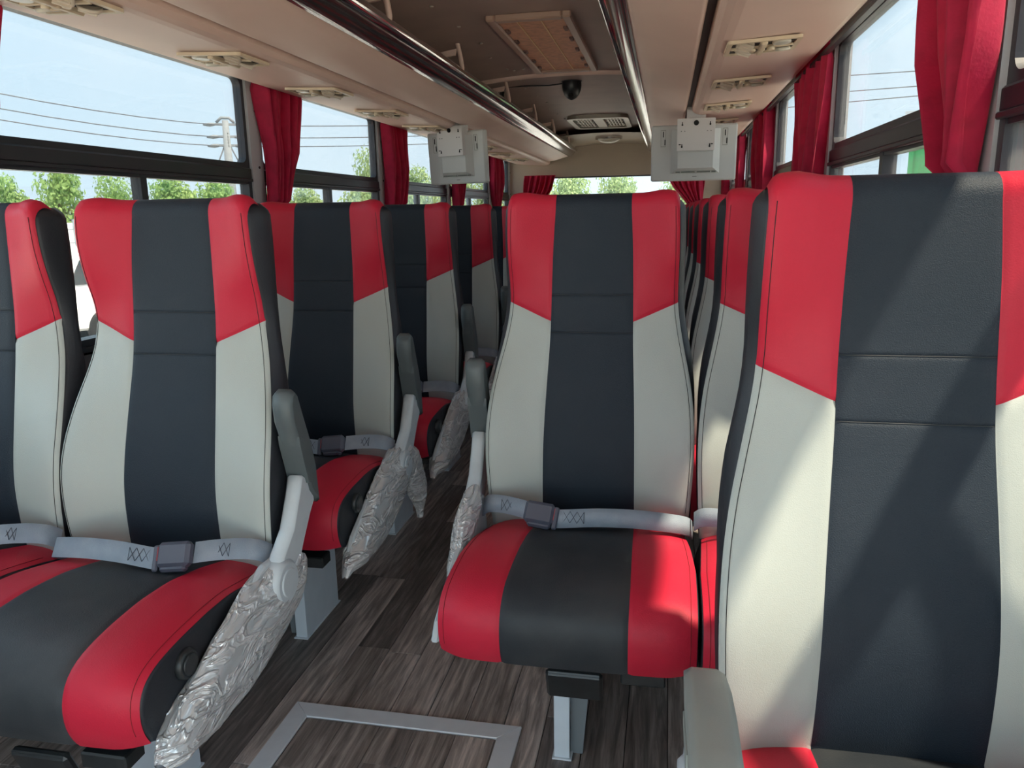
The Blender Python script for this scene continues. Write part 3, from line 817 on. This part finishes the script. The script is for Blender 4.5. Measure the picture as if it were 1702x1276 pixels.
# armrest (aisle side = +x; mirrored for the other side)
def A_(pts, k=.974): return [((1.511+y)*k-1.511, 1.2+(z-1.2)*k) for y, z in pts]
pad_poly = A_([(-.068, .838), (-.05, .846), (-.035, .835), (-.014, .780), (.012, .715), (.027, .656), (.031, .60), (.028, .565), (.012, .575), (-.012, .605), (-.030, .66), (-.050, .72), (-.072, .775), (-.075, .815)])
arm_poly = A_([(-.020, .645), (.012, .60), (.014, .575), (-.01, .55), (-.05, .50), (-.095, .435), (-.105, .425), (-.175, .455), (-.178, .47), (-.145, .51), (-.095, .55), (-.055, .62), (-.040, .65)])
HUB = A_([(-.145, .452)])[0]
AX0, AX1 = .258, .300
def mirror(pts): return pts
def arm_meshes(sg, rot=0, dy=0, dz=0):
    def T(pl):
        out = []
        for y, z in pl:
            y -= HUB[0]; z -= HUB[1]
            y, z = y*math.cos(rot)-z*math.sin(rot), y*math.sin(rot)+z*math.cos(rot)
            out.append((y+HUB[0]+dy, z+HUB[1]+dz))
        return out
    a, b = (AX0, AX1) if sg > 0 else (-AX1, -AX0)
    pad = MB().prism(T(pad_poly), 'x', a-.002, b+.002, .009, True)
    gro = MB().prism(T(A_([(-.052, .742), (-.028, .735), (-.010, .625), (-.022, .628), (-.05, .72)])), 'x', a-.0035 if sg > 0 else a-.0035, b+.0035, .001)
    arm = MB().prism(T(arm_poly), 'x', a+.004, b-.004, .006, True)
    h = T([HUB])[0]
    hub = MB().disc(((a+b)/2, *h), .047, 'x', b-a+.006, 28, .007)
    cap = MB().disc(((a+b)/2+sg*((b-a)/2+.003), *h), .030, 'x', .006, 24, .002)
    return [x.mesh(n) for x, n in ((pad, 'arm_pad'), (gro, 'pad_insert'), (arm, 'arm_lever'), (hub, 'pivot_hub'), (cap, 'hub_cap'))]
# plastic film lump
def film_mesh(sg, seed, variant=0):
    r = np.random.default_rng(seed)
    if variant == 0:
        mid = [(-.10, .500, .028), (-.13, .455, .075), (-.19, .435, .085), (-.27, .415, .088), (-.35, .398, .080), (-.43, .380, .066), (-.50, .365, .048), (-.55, .352, .03), (-.575, .345, .008)]
        th = .030
    elif variant == 1:
        mid = [(-.12, .51, .03), (-.15, .47, .07), (-.22, .44, .08), (-.30, .41, .085), (-.38, .385, .08), (-.46, .36, .06), (-.53, .34, .035), (-.58, .325, .012), (-.60, .31, .003)]
        th = .034
    elif variant == 2:   # tuft hanging off the hub
        mid = [(-.12, .49, .02), (-.09, .46, .05), (-.06, .42, .065), (-.03, .37, .06), (-.01, .33, .045), (.0, .30, .03), (.005, .26, .012), (.005, .23, .008)]
        th = .028
    else:                # ragged bit at the belt anchor
        mid = [(-.16, .545, .012), (-.20, .53, .035), (-.25, .50, .05), (-.30, .465, .05), (-.35, .425, .035), (-.39, .39, .018), (-.42, .36, .004)]
        th = .022
    mid = np.array(mid); s = np.linspace(0, len(mid)-1, 46)
    my = np.interp(s, range(len(mid)), mid[:, 0]); mz = np.interp(s, range(len(mid)), mid[:, 1]); mw = np.interp(s, range(len(mid)), mid[:, 2])
    P = []
    n = 40
    ph = r.random(10)*6.28
    for i in range(46):
        row = []
        j0, j1 = max(0, i-1), min(45, i+1); t = np.array([my[j1]-my[j0], mz[j1]-mz[j0]]); t /= np.linalg.norm(t); nn = np.array([-t[1], t[0]])
        for k in range(n):
            a = 2*math.pi*k/n
            cr = 1+.05*math.sin(7*a+ph[0]+i*.15)+.04*math.sin(13*a+ph[1]-i*.12)+.05*math.sin(3*a+ph[2]+i*.3)+.012*r.standard_normal()
            w = mw[i]*math.cos(a)*cr; x = th*math.sin(a)*cr*min(1, mw[i]/.04+.15)
            row.append((sg*(.270+x), my[i]+nn[0]*w, mz[i]+nn[1]*w))
        row.append(row[0]); P.append(row)
    return MB().grid(P).mesh('plastic_wrap')
# pedestal channel
def pedestal_meshes(sg):
    a = lambda x: sg*x
    web = MB().box((a(.044), -.285, .165), (.004, .22, .33), bev=.001)
    fr = MB().box((a(.0285), -.394, .165), (.035, .004, .33), bev=.001)
    re = MB().box((a(.0285), -.177, .165), (.035, .004, .33), bev=.001)
    bs = MB().box((a(.028), -.285, .002), (.044, .235, .004), bev=.001)
    gus = MB().prism([(a(.011), .222), (a(-.034), .222), (a(-.016), .0), (a(.011), .0)], 'y', -.372, -.367)
    bolt = MB().disc((a(-.010), -.380, .185), .008, 'y', .016, 6); bolt.disc((a(-.010), -.374, .185), .012, 'y', .004, 12)
    cross = MB().box((0, -.25, .345), (.46, .05, .035), bev=.003); cross.box((0, -.42, .345), (.46, .04, .03), bev=.003)
    return [m.mesh(n) for m, n in ((web, 'pedestal_web'), (fr, 'front_flange'), (re, 'rear_flange'), (bs, 'base_plate'), (gus, 'gusset'), (bolt, 'bolt'), (cross, 'seat_beam'))]
def strip(path, w, th=.0022):
    """webbing: path of (point, widthdir)"""
    P = []
    pp = np.array([list(a)+list(Vector(b).normalized()) for a, b in path]); q = np.linspace(0, len(pp)-1, 6*len(pp))
    sm = np.stack([np.interp(q, range(len(pp)), pp[:, c]) for c in range(6)], 1)
    for _ in range(12): sm[1:-1] = .25*sm[:-2]+.5*sm[1:-1]+.25*sm[2:]
    path = [(tuple(r[:3]), tuple(r[3:])) for r in sm]
    for i, (p, wd) in enumerate(path):
        p = Vector(p); wd = Vector(wd).normalized()
        t = (Vector(path[min(i+1, len(path)-1)][0])-Vector(path[max(i-1, 0)][0])).normalized(); nn = t.cross(wd).normalized()*th
        a, b = p-wd*w/2, p+wd*w/2
        P.append([a+nn, b+nn, b-nn, a-nn, a+nn])
    return MB().grid(P, smooth=True)
def belt_meshes(sg):
    """buckle on the aisle side (+x for sg=1)"""
    def S(p): return (sg*p[0], p[1], p[2])
    W = (0, .42, .9)
    p1 = [((-.250, -.14, .490), (0, .5, .86)), ((-.240, -.185, .520), (0, .5, .86)), ((-.20, -.225, .541), (0, .55, .8)), ((-.12, -.235, .551), W), ((-.03, -.243, .552), W), ((.03, -.25, .548), W), ((.062, -.252, .546), W)]
    p2 = [((.13, -.232, .556), W), ((.16, -.215, .556), W), ((.205, -.195, .554), W), ((.238, -.175, .545), W), ((.252, -.155, .525), W)]
    fx = lambda P: [(S(a), (sg*b[0], b[1], b[2])) for a, b in P]
    long_ = strip(fx(p1), .042); short = strip(fx(p2), .042)
    R = Matrix.Rotation(math.radians(-32), 3, 'X') @ Matrix.Rotation(math.radians(sg*-7), 3, 'Y')
    buck = MB().box(S((.098, -.247, .556)), (.070, .026, .05), R, bev=.007)
    lip = MB().box(S((.098, -.256, .535)), (.056, .020, .022), R, bev=.005)
    tong = MB().box(S((.060, -.256, .549)), (.012, .008, .052), R, bev=.003); tong.box(S((.069, -.251, .552)), (.014, .004, .022), R)
    but = MB().box(S((.0625, -.249, .555)), (.003, .012, .028), R, bev=.001)
    # box-and-cross stitching on both ends
    st = MB(); nrm = Vector((0, -.9, .42))*.0032
    def seg(a, b): 
        st.tube([Vector(a)+nrm, Vector(b)+nrm], .0007, 4)
    def patch(x0, x1, y, z, n):
        lo, hi = Vector((0, .42, .9)).normalized()*-.013, Vector((0, .42, .9)).normalized()*.013
        w = (x1-x0)/n
        for k in range(n):
            a0 = Vector(S((x0+k*w, y, z))); a1 = Vector(S((x0+(k+1)*w, y, z)))
            seg(a0+lo, a1+hi); seg(a0+hi, a1+lo)
        seg(Vector(S((x0, y, z)))+lo, Vector(S((x0, y, z)))+hi); seg(Vector(S((x1, y, z)))+lo, Vector(S((x1, y, z)))+hi)
    patch(-.005, .043, -.2475, .5505, 3); patch(.168, .195, -.2085, .556, 2)
    return [m.mesh(n) for m, n in ((long_, 'long_webbing'), (short, 'short_webbing'), (buck, 'buckle'), (lip, 'buckle_lip'), (tong, 'tongue'), (but, 'release_button'), (st, 'cross_stitching'))]

MS = {}
def reg(k, me, m): me.materials.append(m); MS[k] = me
reg('shell', shell_mesh(), SHELL); reg('bc', panel_back('c', 1), BLACK)
for sg in (-1, 1):
    reg(('br', sg), panel_back('r', sg), RED); reg(('bg', sg), panel_back('g', sg), GREY)
    reg(('bs', sg), stitch_back(sg), THREAD); reg(('cr', sg), panel_cush('r', sg), RED); reg(('cs', sg), stitch_cush(sg), THREADR)
    for k, (me, mm) in enumerate(zip(arm_meshes(sg), (ARMP, ARMP, ARML, ARML, ARML))): reg(('arm', sg, k), me, mm)
    for k, (me, mm) in enumerate(zip(pedestal_meshes(sg), (STEEL, STEEL, STEEL, STEEL, mat('bracket_steel', (.20, .22, .235), .4, .2), DARKM, DARKM))): reg(('ped', sg, k), me, mm)
    for k, (me, mm) in enumerate(zip(belt_meshes(sg), (BELT, BELT, BUCKLE, BUCKLE, BUCKLE, REDB, mat('belt_thread', (.06, .07, .09), .8)))): reg(('belt', sg, k), me, mm)
    for v in range(4): reg(('film', sg, v), film_mesh(sg, 3+v, v), FILM)
    reg(('knob', sg), MB().disc((sg*.252, -.462, .466), .027, 'x', .020, 24, .004).disc((sg*.262, -.462, .466), .019, 'x', .006, 20, .002).mesh('recline_knob'), BPLAST)
    reg(('sidepl', sg), MB().prism(A_([(-.115, .51), (-.085, .40), (-.14, .345), (-.28, .322), (-.45, .325), (-.545, .352), (-.52, .385), (-.38, .455), (-.2, .515)], .99), 'x', min(sg*.256, sg*.272), max(sg*.256, sg*.272), .004).mesh('side_bracket'), ARML)
for i, z in enumerate(SEAMZ): reg(('seam', i), seam_mesh(z), mat('seam_thread%d' % i, (.035, .04, .045), .7))
reg('cc', panel_cush('c'), BLACKC); reg('cbody', cush_body(), SHELL)
reg('plate', MB().box((.016, -.535, .285), (.112, .018, .075), Matrix.Rotation(.35, 3, 'X'), bev=.006).box((.016, -.545, .312), (.10, .012, .012), Matrix.Rotation(.35, 3, 'X')).mesh('footrest_plate'), BPLAST)
reg('tray', MB().box((.15, -.535, .325), (.085, .05, .03), bev=.003).mesh('underseat_box'), BPLAST)

def bus_seat(x, y, side, label, group, detail=2, aisle=True, rz=0, arm=None, film=(), belt=True):
    sg = 1 if side == 'left' else -1
    e = empty('bus_seat', (x, y, 0), label=label, cat='seat', group=group, rz=rz)
    bk = put('backrest', MS['shell'], None, e)
    c = put('centre_panel', MS['bc'], None, bk)
    for s in (-1, 1):
        put('red_panel', MS[('br', s)], None, bk); put('grey_panel', MS[('bg', s)], None, bk)
        if detail > 0: put('edge_stitching', MS[('bs', s)], None, bk)
    if detail > 0:
        for i in (0, 1): put('seam', MS[('seam', i)], None, bk)
    cu = put('cushion', MS['cbody'], None, e)
    drop = -.032 if side == 'right' else -.008
    cu.location.z = drop
    put('centre_panel', MS['cc'], None, cu)
    for s in (-1, 1):
        put('red_stripe', MS[('cr', s)], None, cu)
        if detail > 1: put('edge_stitching', MS[('cs', s)], None, cu)
    names = ('arm_pad', 'pad_insert', 'arm_lever', 'pivot_hub', 'hub_cap')
    if aisle:
        a = empty('armrest', (0, 0, 0)); a.parent = e
        for k, n in enumerate(names):
            q = put(n, (arm or {}).get(k, MS[('arm', sg, k)]), None, a)
        p = empty('pedestal', (0, 0, 0)); p.parent = e
        for k, n in enumerate(('web', 'front_flange', 'rear_flange', 'base_plate', 'gusset', 'bolt', 'seat_beam')):
            if k in (4, 5) and detail < 2: continue
            put(n, MS[('ped', sg, k)], None, p)
        put('side_bracket', MS[('sidepl', sg)], None, e)
        if detail > 0:
            put('recline_knob', MS[('knob', sg)], None, e, (0, 0, drop)); put('footrest_plate', MS['plate'], None, e)
        if detail > 1: put('underseat_box', MS['tray'], None, e)
    else:
        p = put('seat_beam', MS[('ped', sg, 6)], None, e)
        q = MB().box((-sg*.2, -.285, .165), (.03, .2, .33), bev=.002)
        if 'wleg%d' % sg not in MS: reg('wleg%d' % sg, q.mesh('leg'), STEEL)
        put('leg', MS['wleg%d' % sg], None, e)
    if belt and (detail > 1 or (detail == 1 and aisle)):
        b = empty('seat_belt', (0, 0, drop)); b.parent = e
        for k, n in enumerate(('long_webbing', 'short_webbing', 'buckle', 'buckle_lip', 'tongue', 'release_button', 'cross_stitching')):
            if k == 6 and detail < 2: continue
            put(n, MS[('belt', sg, k)], None, b, kind='stuff' if k == 6 else None)
    for v in film:
        put('plastic_wrap', MS[('film', sg, v)], None, e)
    return e
XLA, XLW, XRA, XRW = -1.041, -1.543, -.172, .334
SO = ['first', 'second', 'third', 'fourth', 'fifth', 'sixth', 'seventh', 'eighth', 'ninth']
GL, GR = 'seats on the left of the aisle', 'seats on the right of the aisle'
PITCH = .756
for i in range(9):
    y = 1.511+PITCH*i; d = 2 if i < 2 else 1 if i < 5 else 0
    fm = {0: (0,), 1: (1, 2), 2: (1,), 3: (1,)}.get(i, ())
    lab = ['front left aisle seat, armrest raised, bracket wrapped in plastic', 'second-row left aisle seat with torn plastic wrap dangling'][i] if i < 2 else 'left aisle seat, %s row counted from the camera' % SO[i]
    bus_seat(XLA, y, 'left', 'red, grey and black '+lab, GL, d, film=fm)
    lab = 'red, grey and black left window seat cut by the picture edge' if i == 0 else 'red, grey and black left window seat, %s row counted from the camera' % SO[i]
    bus_seat(XLW, y, 'left', lab, GL, min(d, 1) if i else 2, aisle=False)
for i in range(10):
    y = 1.125+PITCH*i; d = 2 if i < 2 else 1 if i < 4 else 0
    if y > 8: break
    if i > 0:
        lab = 'red, grey and black right aisle seat facing the camera, whole cushion visible' if i == 1 else 'red, grey and black right aisle seat, %s behind the fully visible one' % SO[i-2]
        bus_seat(XRA, y+.012, 'right', lab, GR, d, film=(3,) if i == 1 else ())
    if i == 0:
        am = {k: me for k, me in enumerate(arm_meshes(-1, math.radians(66), -.10, .02))}
        for k, me in am.items(): me.materials.append((ARMLIT, ARMLIT, ARML, ARML, ARML)[k])
        bus_seat(XRW, y, 'right', 'largest and nearest red, grey and black seat, sunlit, armrest lowered', GR, 2, arm=am, belt=False)
    else:
        lab = 'red, grey and black right window seat beside the fully visible aisle seat' if i == 1 else 'red, grey and black right window seat, %s of the row of narrow slivers' % SO[i-2]
        bus_seat(XRW, y, 'right', lab, GR, min(d, 2 if i == 1 else 1), aisle=False)
for k in range(5):
    q = bus_seat(-1.552+k*.476, 8.62, 'left', 'red, grey and black rear bench seat, %s from the left' % SO[k], 'rear bench seats', 0, aisle=False); q.scale.x = .92

# ================================================================== FLOOR HATCH
def floor_hatch():
    x0, x1, y0, y1 = -.884, -.308, .95, 1.582
    e = empty('floor_hatch', ((x0+x1)/2, (y0+y1)/2, 0), label='silver metal framed floor hatch in the aisle', cat='hatch')
    w, h, t = (x1-x0)/2, (y1-y0)/2, .05
    for sx in (-1, 1):
        MB().prism([(sx*w, -h), (sx*w, h), (sx*(w-t), h-t), (sx*(w-t), -h+t)], 'z', 0, .007, .0015).build('frame_rail', ALU, e)
    for sy in (-1, 1):
        MB().prism([(-w, sy*h), (w, sy*h), (w-t, sy*(h-t)), (-w+t, sy*(h-t))], 'z', 0, .007, .0015).build('frame_rail', ALU, e)
    iw = w-t-.004; n = 5; pw = 2*iw/n
    for k in range(n):
        cut = (.18, -.05, .26, .08, .2)[k]; lo, hi = -h+t+.004, h-t-.004; c = lo+(hi-lo)*(.5+cut)
        for a, b in ((lo, c), (c, hi)):
            me = MB().box((0, 0, 0), (pw-.001, b-a-.001, .004), bev=.0006).mesh('plank'); me.materials.append(PLANK)
            put('plank', me, None, e, (-iw+pw*(k+.5), (a+b)/2, .003))
floor_hatch()

# ================================================================== OUTSIDE
GZ = -.95
MB().box((0, 40, GZ-.05), (300, 300, .1)).build('ground', CONC, kind='structure', label='pale concrete yard outside the bus')
def tree_mesh(seed, n, lobes):
    r = np.random.default_rng(seed); V = []; F = []
    C = []
    for _ in range(lobes):
        a = r.random()*6.28; q = r.random()**.6; h = r.random()
        C.append((math.cos(a)*q*.34*(1.1-.6*h), math.sin(a)*q*.34*(1.1-.6*h), .30+.58*h, .13+.10*r.random()))
    for k in range(n):
        c = C[r.integers(len(C))]; d = r.standard_normal(3); d /= np.linalg.norm(d); q = c[3]*(.55+.5*r.random())
        p = np.array(c[:3])+d*q*np.array((1, 1, 1.05))
        a = r.standard_normal(3); a -= a.dot(d)*d*.6; a /= np.linalg.norm(a); b = np.cross(a, d+.5*r.standard_normal(3)); b /= np.linalg.norm(b)
        s = .018+.014*r.random(); i = len(V)
        V += [p-a*s, p+b*s*.55, p+a*s, p-b*s*.55]; F.append((i, i+1, i+2, i+3))
    me = bpy.data.meshes.new('foliage'); me.from_pydata([tuple(v) for v in V], [], F); me.update(); return me
TM = [tree_mesh(5, 5200, 26), tree_mesh(6, 5200, 30), tree_mesh(9, 4600, 18)]
TM2 = [m.copy() for m in TM]
for m_ in TM: m_.materials.append(LEAF)
for m_ in TM2: m_.materials.append(LEAF2)
trunk = MB().tube([(0, 0, 0), (.01, 0, .25), (0, .01, .5), (.01, .01, .8)], [.03, .024, .018, .006], 8)
for b in ((.18, .05, .6), (-.15, .1, .62), (.02, -.18, .66)): trunk.tube([(0, 0, .32), (b[0]*.5, b[1]*.5, .46), b], [.014, .01, .004], 6)
trunk = trunk.mesh('trunk'); trunk.materials.append(BARK)
def ray_dir(u, v=0):
    d = np.array([(u-851)/1278., -(v-638)/1278., 1.]); return RC.T@d
def tree(u, dist, vtop, wid, k, label, pale=False):
    d = ray_dir(u, vtop); h = math.hypot(d[0], d[1]); x, y = d[0]/h*dist, d[1]/h*dist; top = CAMZ+d[2]/h*dist
    e = empty('tree', (x, y, GZ), label=label, cat='tree', group='trees outside', rz=k*1.7)
    H = (top-GZ)/.98; e.scale = (H*wid, H*wid, H)
    put('foliage', (TM2 if pale else TM)[k % 3], None, e, kind='stuff'); put('trunk', trunk, None, e)
tree(8, 34, 296, 0.58, 0, 'small leafy tree at the far left edge outside')
tree(90, 30, 276, 0.58, 1, 'tall full round tree outside the first left window')
tree(190, 38, 300, 0.65, 2, 'low tree outside just right of the tall round tree')
tree(280, 36, 288, 0.72, 0, 'leafy tree right of the first window mullion outside')
tree(352, 38, 298, 0.72, 1, 'leafy tree outside under the utility pole')
tree(430, 44, 312, 0.72, 2, 'tree outside behind the second left curtain', True)
tree(505, 42, 310, 0.79, 0, 'tree outside the second left window, left half', True)
tree(590, 36, 312, 0.72, 1, 'tree outside the second left window, right half', True)
tree(615, 40, 262, 0.50, 2, 'taller tree outside the second left window by its curtain', True)
tree(690, 42, 280, 0.72, 0, 'tall tree outside the third left window', True)
tree(760, 46, 285, 0.72, 1, 'tree outside right of the left television', True)
tree(820, 44, 285, 0.72, 2, 'tree outside the fourth left window', True)
tree(885, 54, 282, 0.72, 0, 'tree behind the bus at the left end of rear window', True)
tree(945, 38, 288, 0.79, 1, 'tree behind the bus left of rear window centre', True)
tree(1030, 42, 286, 0.79, 2, 'tree behind the bus near rear window centre', True)
tree(1130, 38, 296, 0.72, 0, 'tree behind the bus at the right end of rear window', True)
# fence
def fence():
    d0, d1 = ray_dir(-120), ray_dir(700)
    a = np.array(d0[:2])/np.hypot(*d0[:2])*27; b = np.array(d1[:2])/np.hypot(*d1[:2])*34
    L_ = np.linalg.norm(b-a); ang = math.atan2(b[1]-a[1], b[0]-a[0])
    e = empty('yard_fence', (a[0], a[1], GZ), label='pale panel fence across the yard behind the white car', cat='fence', rz=ang)
    n = 18; w = L_/n
    pl = MB().box((0, 0, 0), (w-.08, .05, 2.1)).mesh('panel'); pl.materials.append(FENCE)
    br = MB().box((0, 0, 0), (w-.08, .06, .035)).mesh('rail'); br.materials.append(FENCEG)
    ps = MB().box((0, 0, 0), (.09, .10, 2.2)).mesh('post'); ps.materials.append(FENCEG)
    for k in range(n):
        q = put('panel', pl, None, e, (w*(k+.5), 0, 1.05))
        for z in (-.75, -.35, .05, .45, .85): put('rail', br, None, q, (0, 0, z))
        put('post', ps, None, e, (w*k, 0, 1.1))
fence()
# white car
def car():
    d = ray_dir(150, 450); u = np.array(d[:2])/np.hypot(*d[:2]); c = u*15.6
    ang = math.atan2(u[1], u[0])+math.pi/2
    c = c-1.38*np.array([math.cos(ang+.25), math.sin(ang+.25)])
    e = empty('white_car', (c[0], c[1], GZ), label='white car parked in the yard, seen between two left seats', cat='car', rz=ang+.25)
    prof = [(-2.2, .35), (-2.25, .7), (-2.1, .98), (-1.0, 1.08), (-.45, 1.62), (-.1, 1.70), (1.3, 1.70), (1.85, 1.62), (2.15, 1.05), (2.25, .8), (2.2, .35)]
    MB().prism(prof, 'y', -.88, .88, .06, False).build('body', CARW, e)
    win = [(-.8, 1.12), (-.38, 1.56), (1.25, 1.60), (1.75, 1.52), (1.95, 1.12)]
    MB().prism(win, 'y', -.895, .895).build('side_windows', CARG, e)
    for px in (.15, 1.15): MB().box((px, 0, 1.36), (.07, 1.80, .52)).build('window_post', CARW, e)
    for wx in (-1.38, 1.38):
        for sy in (-1, 1):
            w = MB().disc((wx, sy*.82, .36), .36, 'y', .24, 28, .03).build('wheel', RUBBER, e)
            MB().disc((wx, sy*.92, .36), .24, 'y', .06, 20, .01).build('rim', STEEL, w)
    for px in (-.5, .62): MB().box((px, 0, .92), (.14, 1.80, .03)).build('door_handle', STEEL, e)
    MB().box((0, 0, .34), (3.0, 1.79, .12)).build('sill', BPLAST, e)
car()
# utility pole and power lines
dp = ray_dir(374, 200); hp = math.hypot(dp[0], dp[1]); D = 55.
px, py, pz = dp[0]/hp*D, dp[1]/hp*D, CAMZ+dp[2]/hp*D
wdir = np.array([dp[1], -dp[0]])/hp      # across the view
def pole():
    e = empty('utility_pole', (px, py, GZ), label='utility pole with insulators and stays outside the first left window', cat='pole', rz=math.atan2(wdir[1], wdir[0]))
    H = pz-GZ
    MB().tube([(0, 0, 0), (0, 0, H)], [.42, .2], 10).build('mast', POLEM, e)
    for k, (z, w) in enumerate(((H-.25, 1.3), (H-1.0, 1.0), (H-1.55, 1.0))):
        a = MB().box((0, 0, z), (w, .14, .14)).build('crossarm', POLEM, e)
        for sx in (-1, 1):
            MB().tube([(sx*w*.5, 0, z), (sx*(w*.5+.3), 0, z-.03), (sx*(w*.5+.7), 0, z-.05)], [.09, .13, .05], 8).build('insulator', POLEM, a)
    MB().tube([(-.55, 0, H-.15), (-.25, 0, H+.15), (.25, 0, H+.15), (.55, 0, H-.15)], .1, 6).build('cap_frame', POLEM, e)
    for sx in (-1, 1): MB().tube([(sx*.1, 0, H-1.4), (sx*1.7, 0, H-5)], .045, 5).build('stay_wire', WIRE, e)
pole()
def wires():
    for k, (dz, lab) in enumerate(((-.3, 'uppermost'), (-1.05, 'middle'), (-1.6, 'lowest'))):
        pts = []
        c0 = np.array([px, py])
        for t in np.linspace(-1, 0, 20):      # towards the left edge, rising
            q = c0+wdir*46*t*1.0-np.array([dp[0], dp[1]])/hp*12*abs(t)
            pts.append((q[0], q[1], pz+dz+(11.6-.6*k)*abs(t)**1.7))
        for t in np.linspace(.05, 1, 20):
            q = c0+wdir*30*t
            pts.append((q[0], q[1], pz+dz+1.6*t*t))
        MB().tube(pts, .032, 5).build('power_line', WIRE, label='%s power line crossing the sky outside the left windows' % lab, cat='power line', group='power lines on the left')
    for k, v in enumerate((128, 155, 173)):
        a = ray_dir(1372, v); b = ray_dir(1540, v-11-2*k)
        def at(d, D): h = math.hypot(d[0], d[1]); return Vector((d[0]/h*D, d[1]/h*D, CAMZ+d[2]/h*D))
        A, B = at(a, 40), at(b, 34); Dv = B-A
        MB().tube([A-Dv*2.2, A, B, B+Dv*2.2], .02, 5).build('power_line', WIRE, label='%s power line outside the right window' % ('uppermost', 'middle', 'lowest')[k], cat='power line', group='power lines on the right')
wires()
# green shed on the right
def shed():
    d = ray_dir(1528, 226); h = math.hypot(d[0], d[1]); D = 14.; x, y = d[0]/h*D, d[1]/h*D; top = CAMZ+d[2]/h*D
    H = top-GZ
    e = empty('green_shed', (x+1.6*math.cos(.3)+1.5*math.sin(-.3), y-1.5*math.cos(.3)-1.6*math.sin(.3), GZ), label='bright green painted shed outside the right window', cat='shed', rz=-.3)
    MB().box((0, 0, H/2), (3.2, 3, H), bev=.05).build('body', GREENP, e)
    MB().box((0, 0, H+.03), (3.4, 3.2, .06)).build('roof', FENCE, e)
    for k in range(8): MB().box((-1.6+.4*k, -1.52, H/2), (.05, .05, H-.2)).build('rib', GREENP, e)
shed()
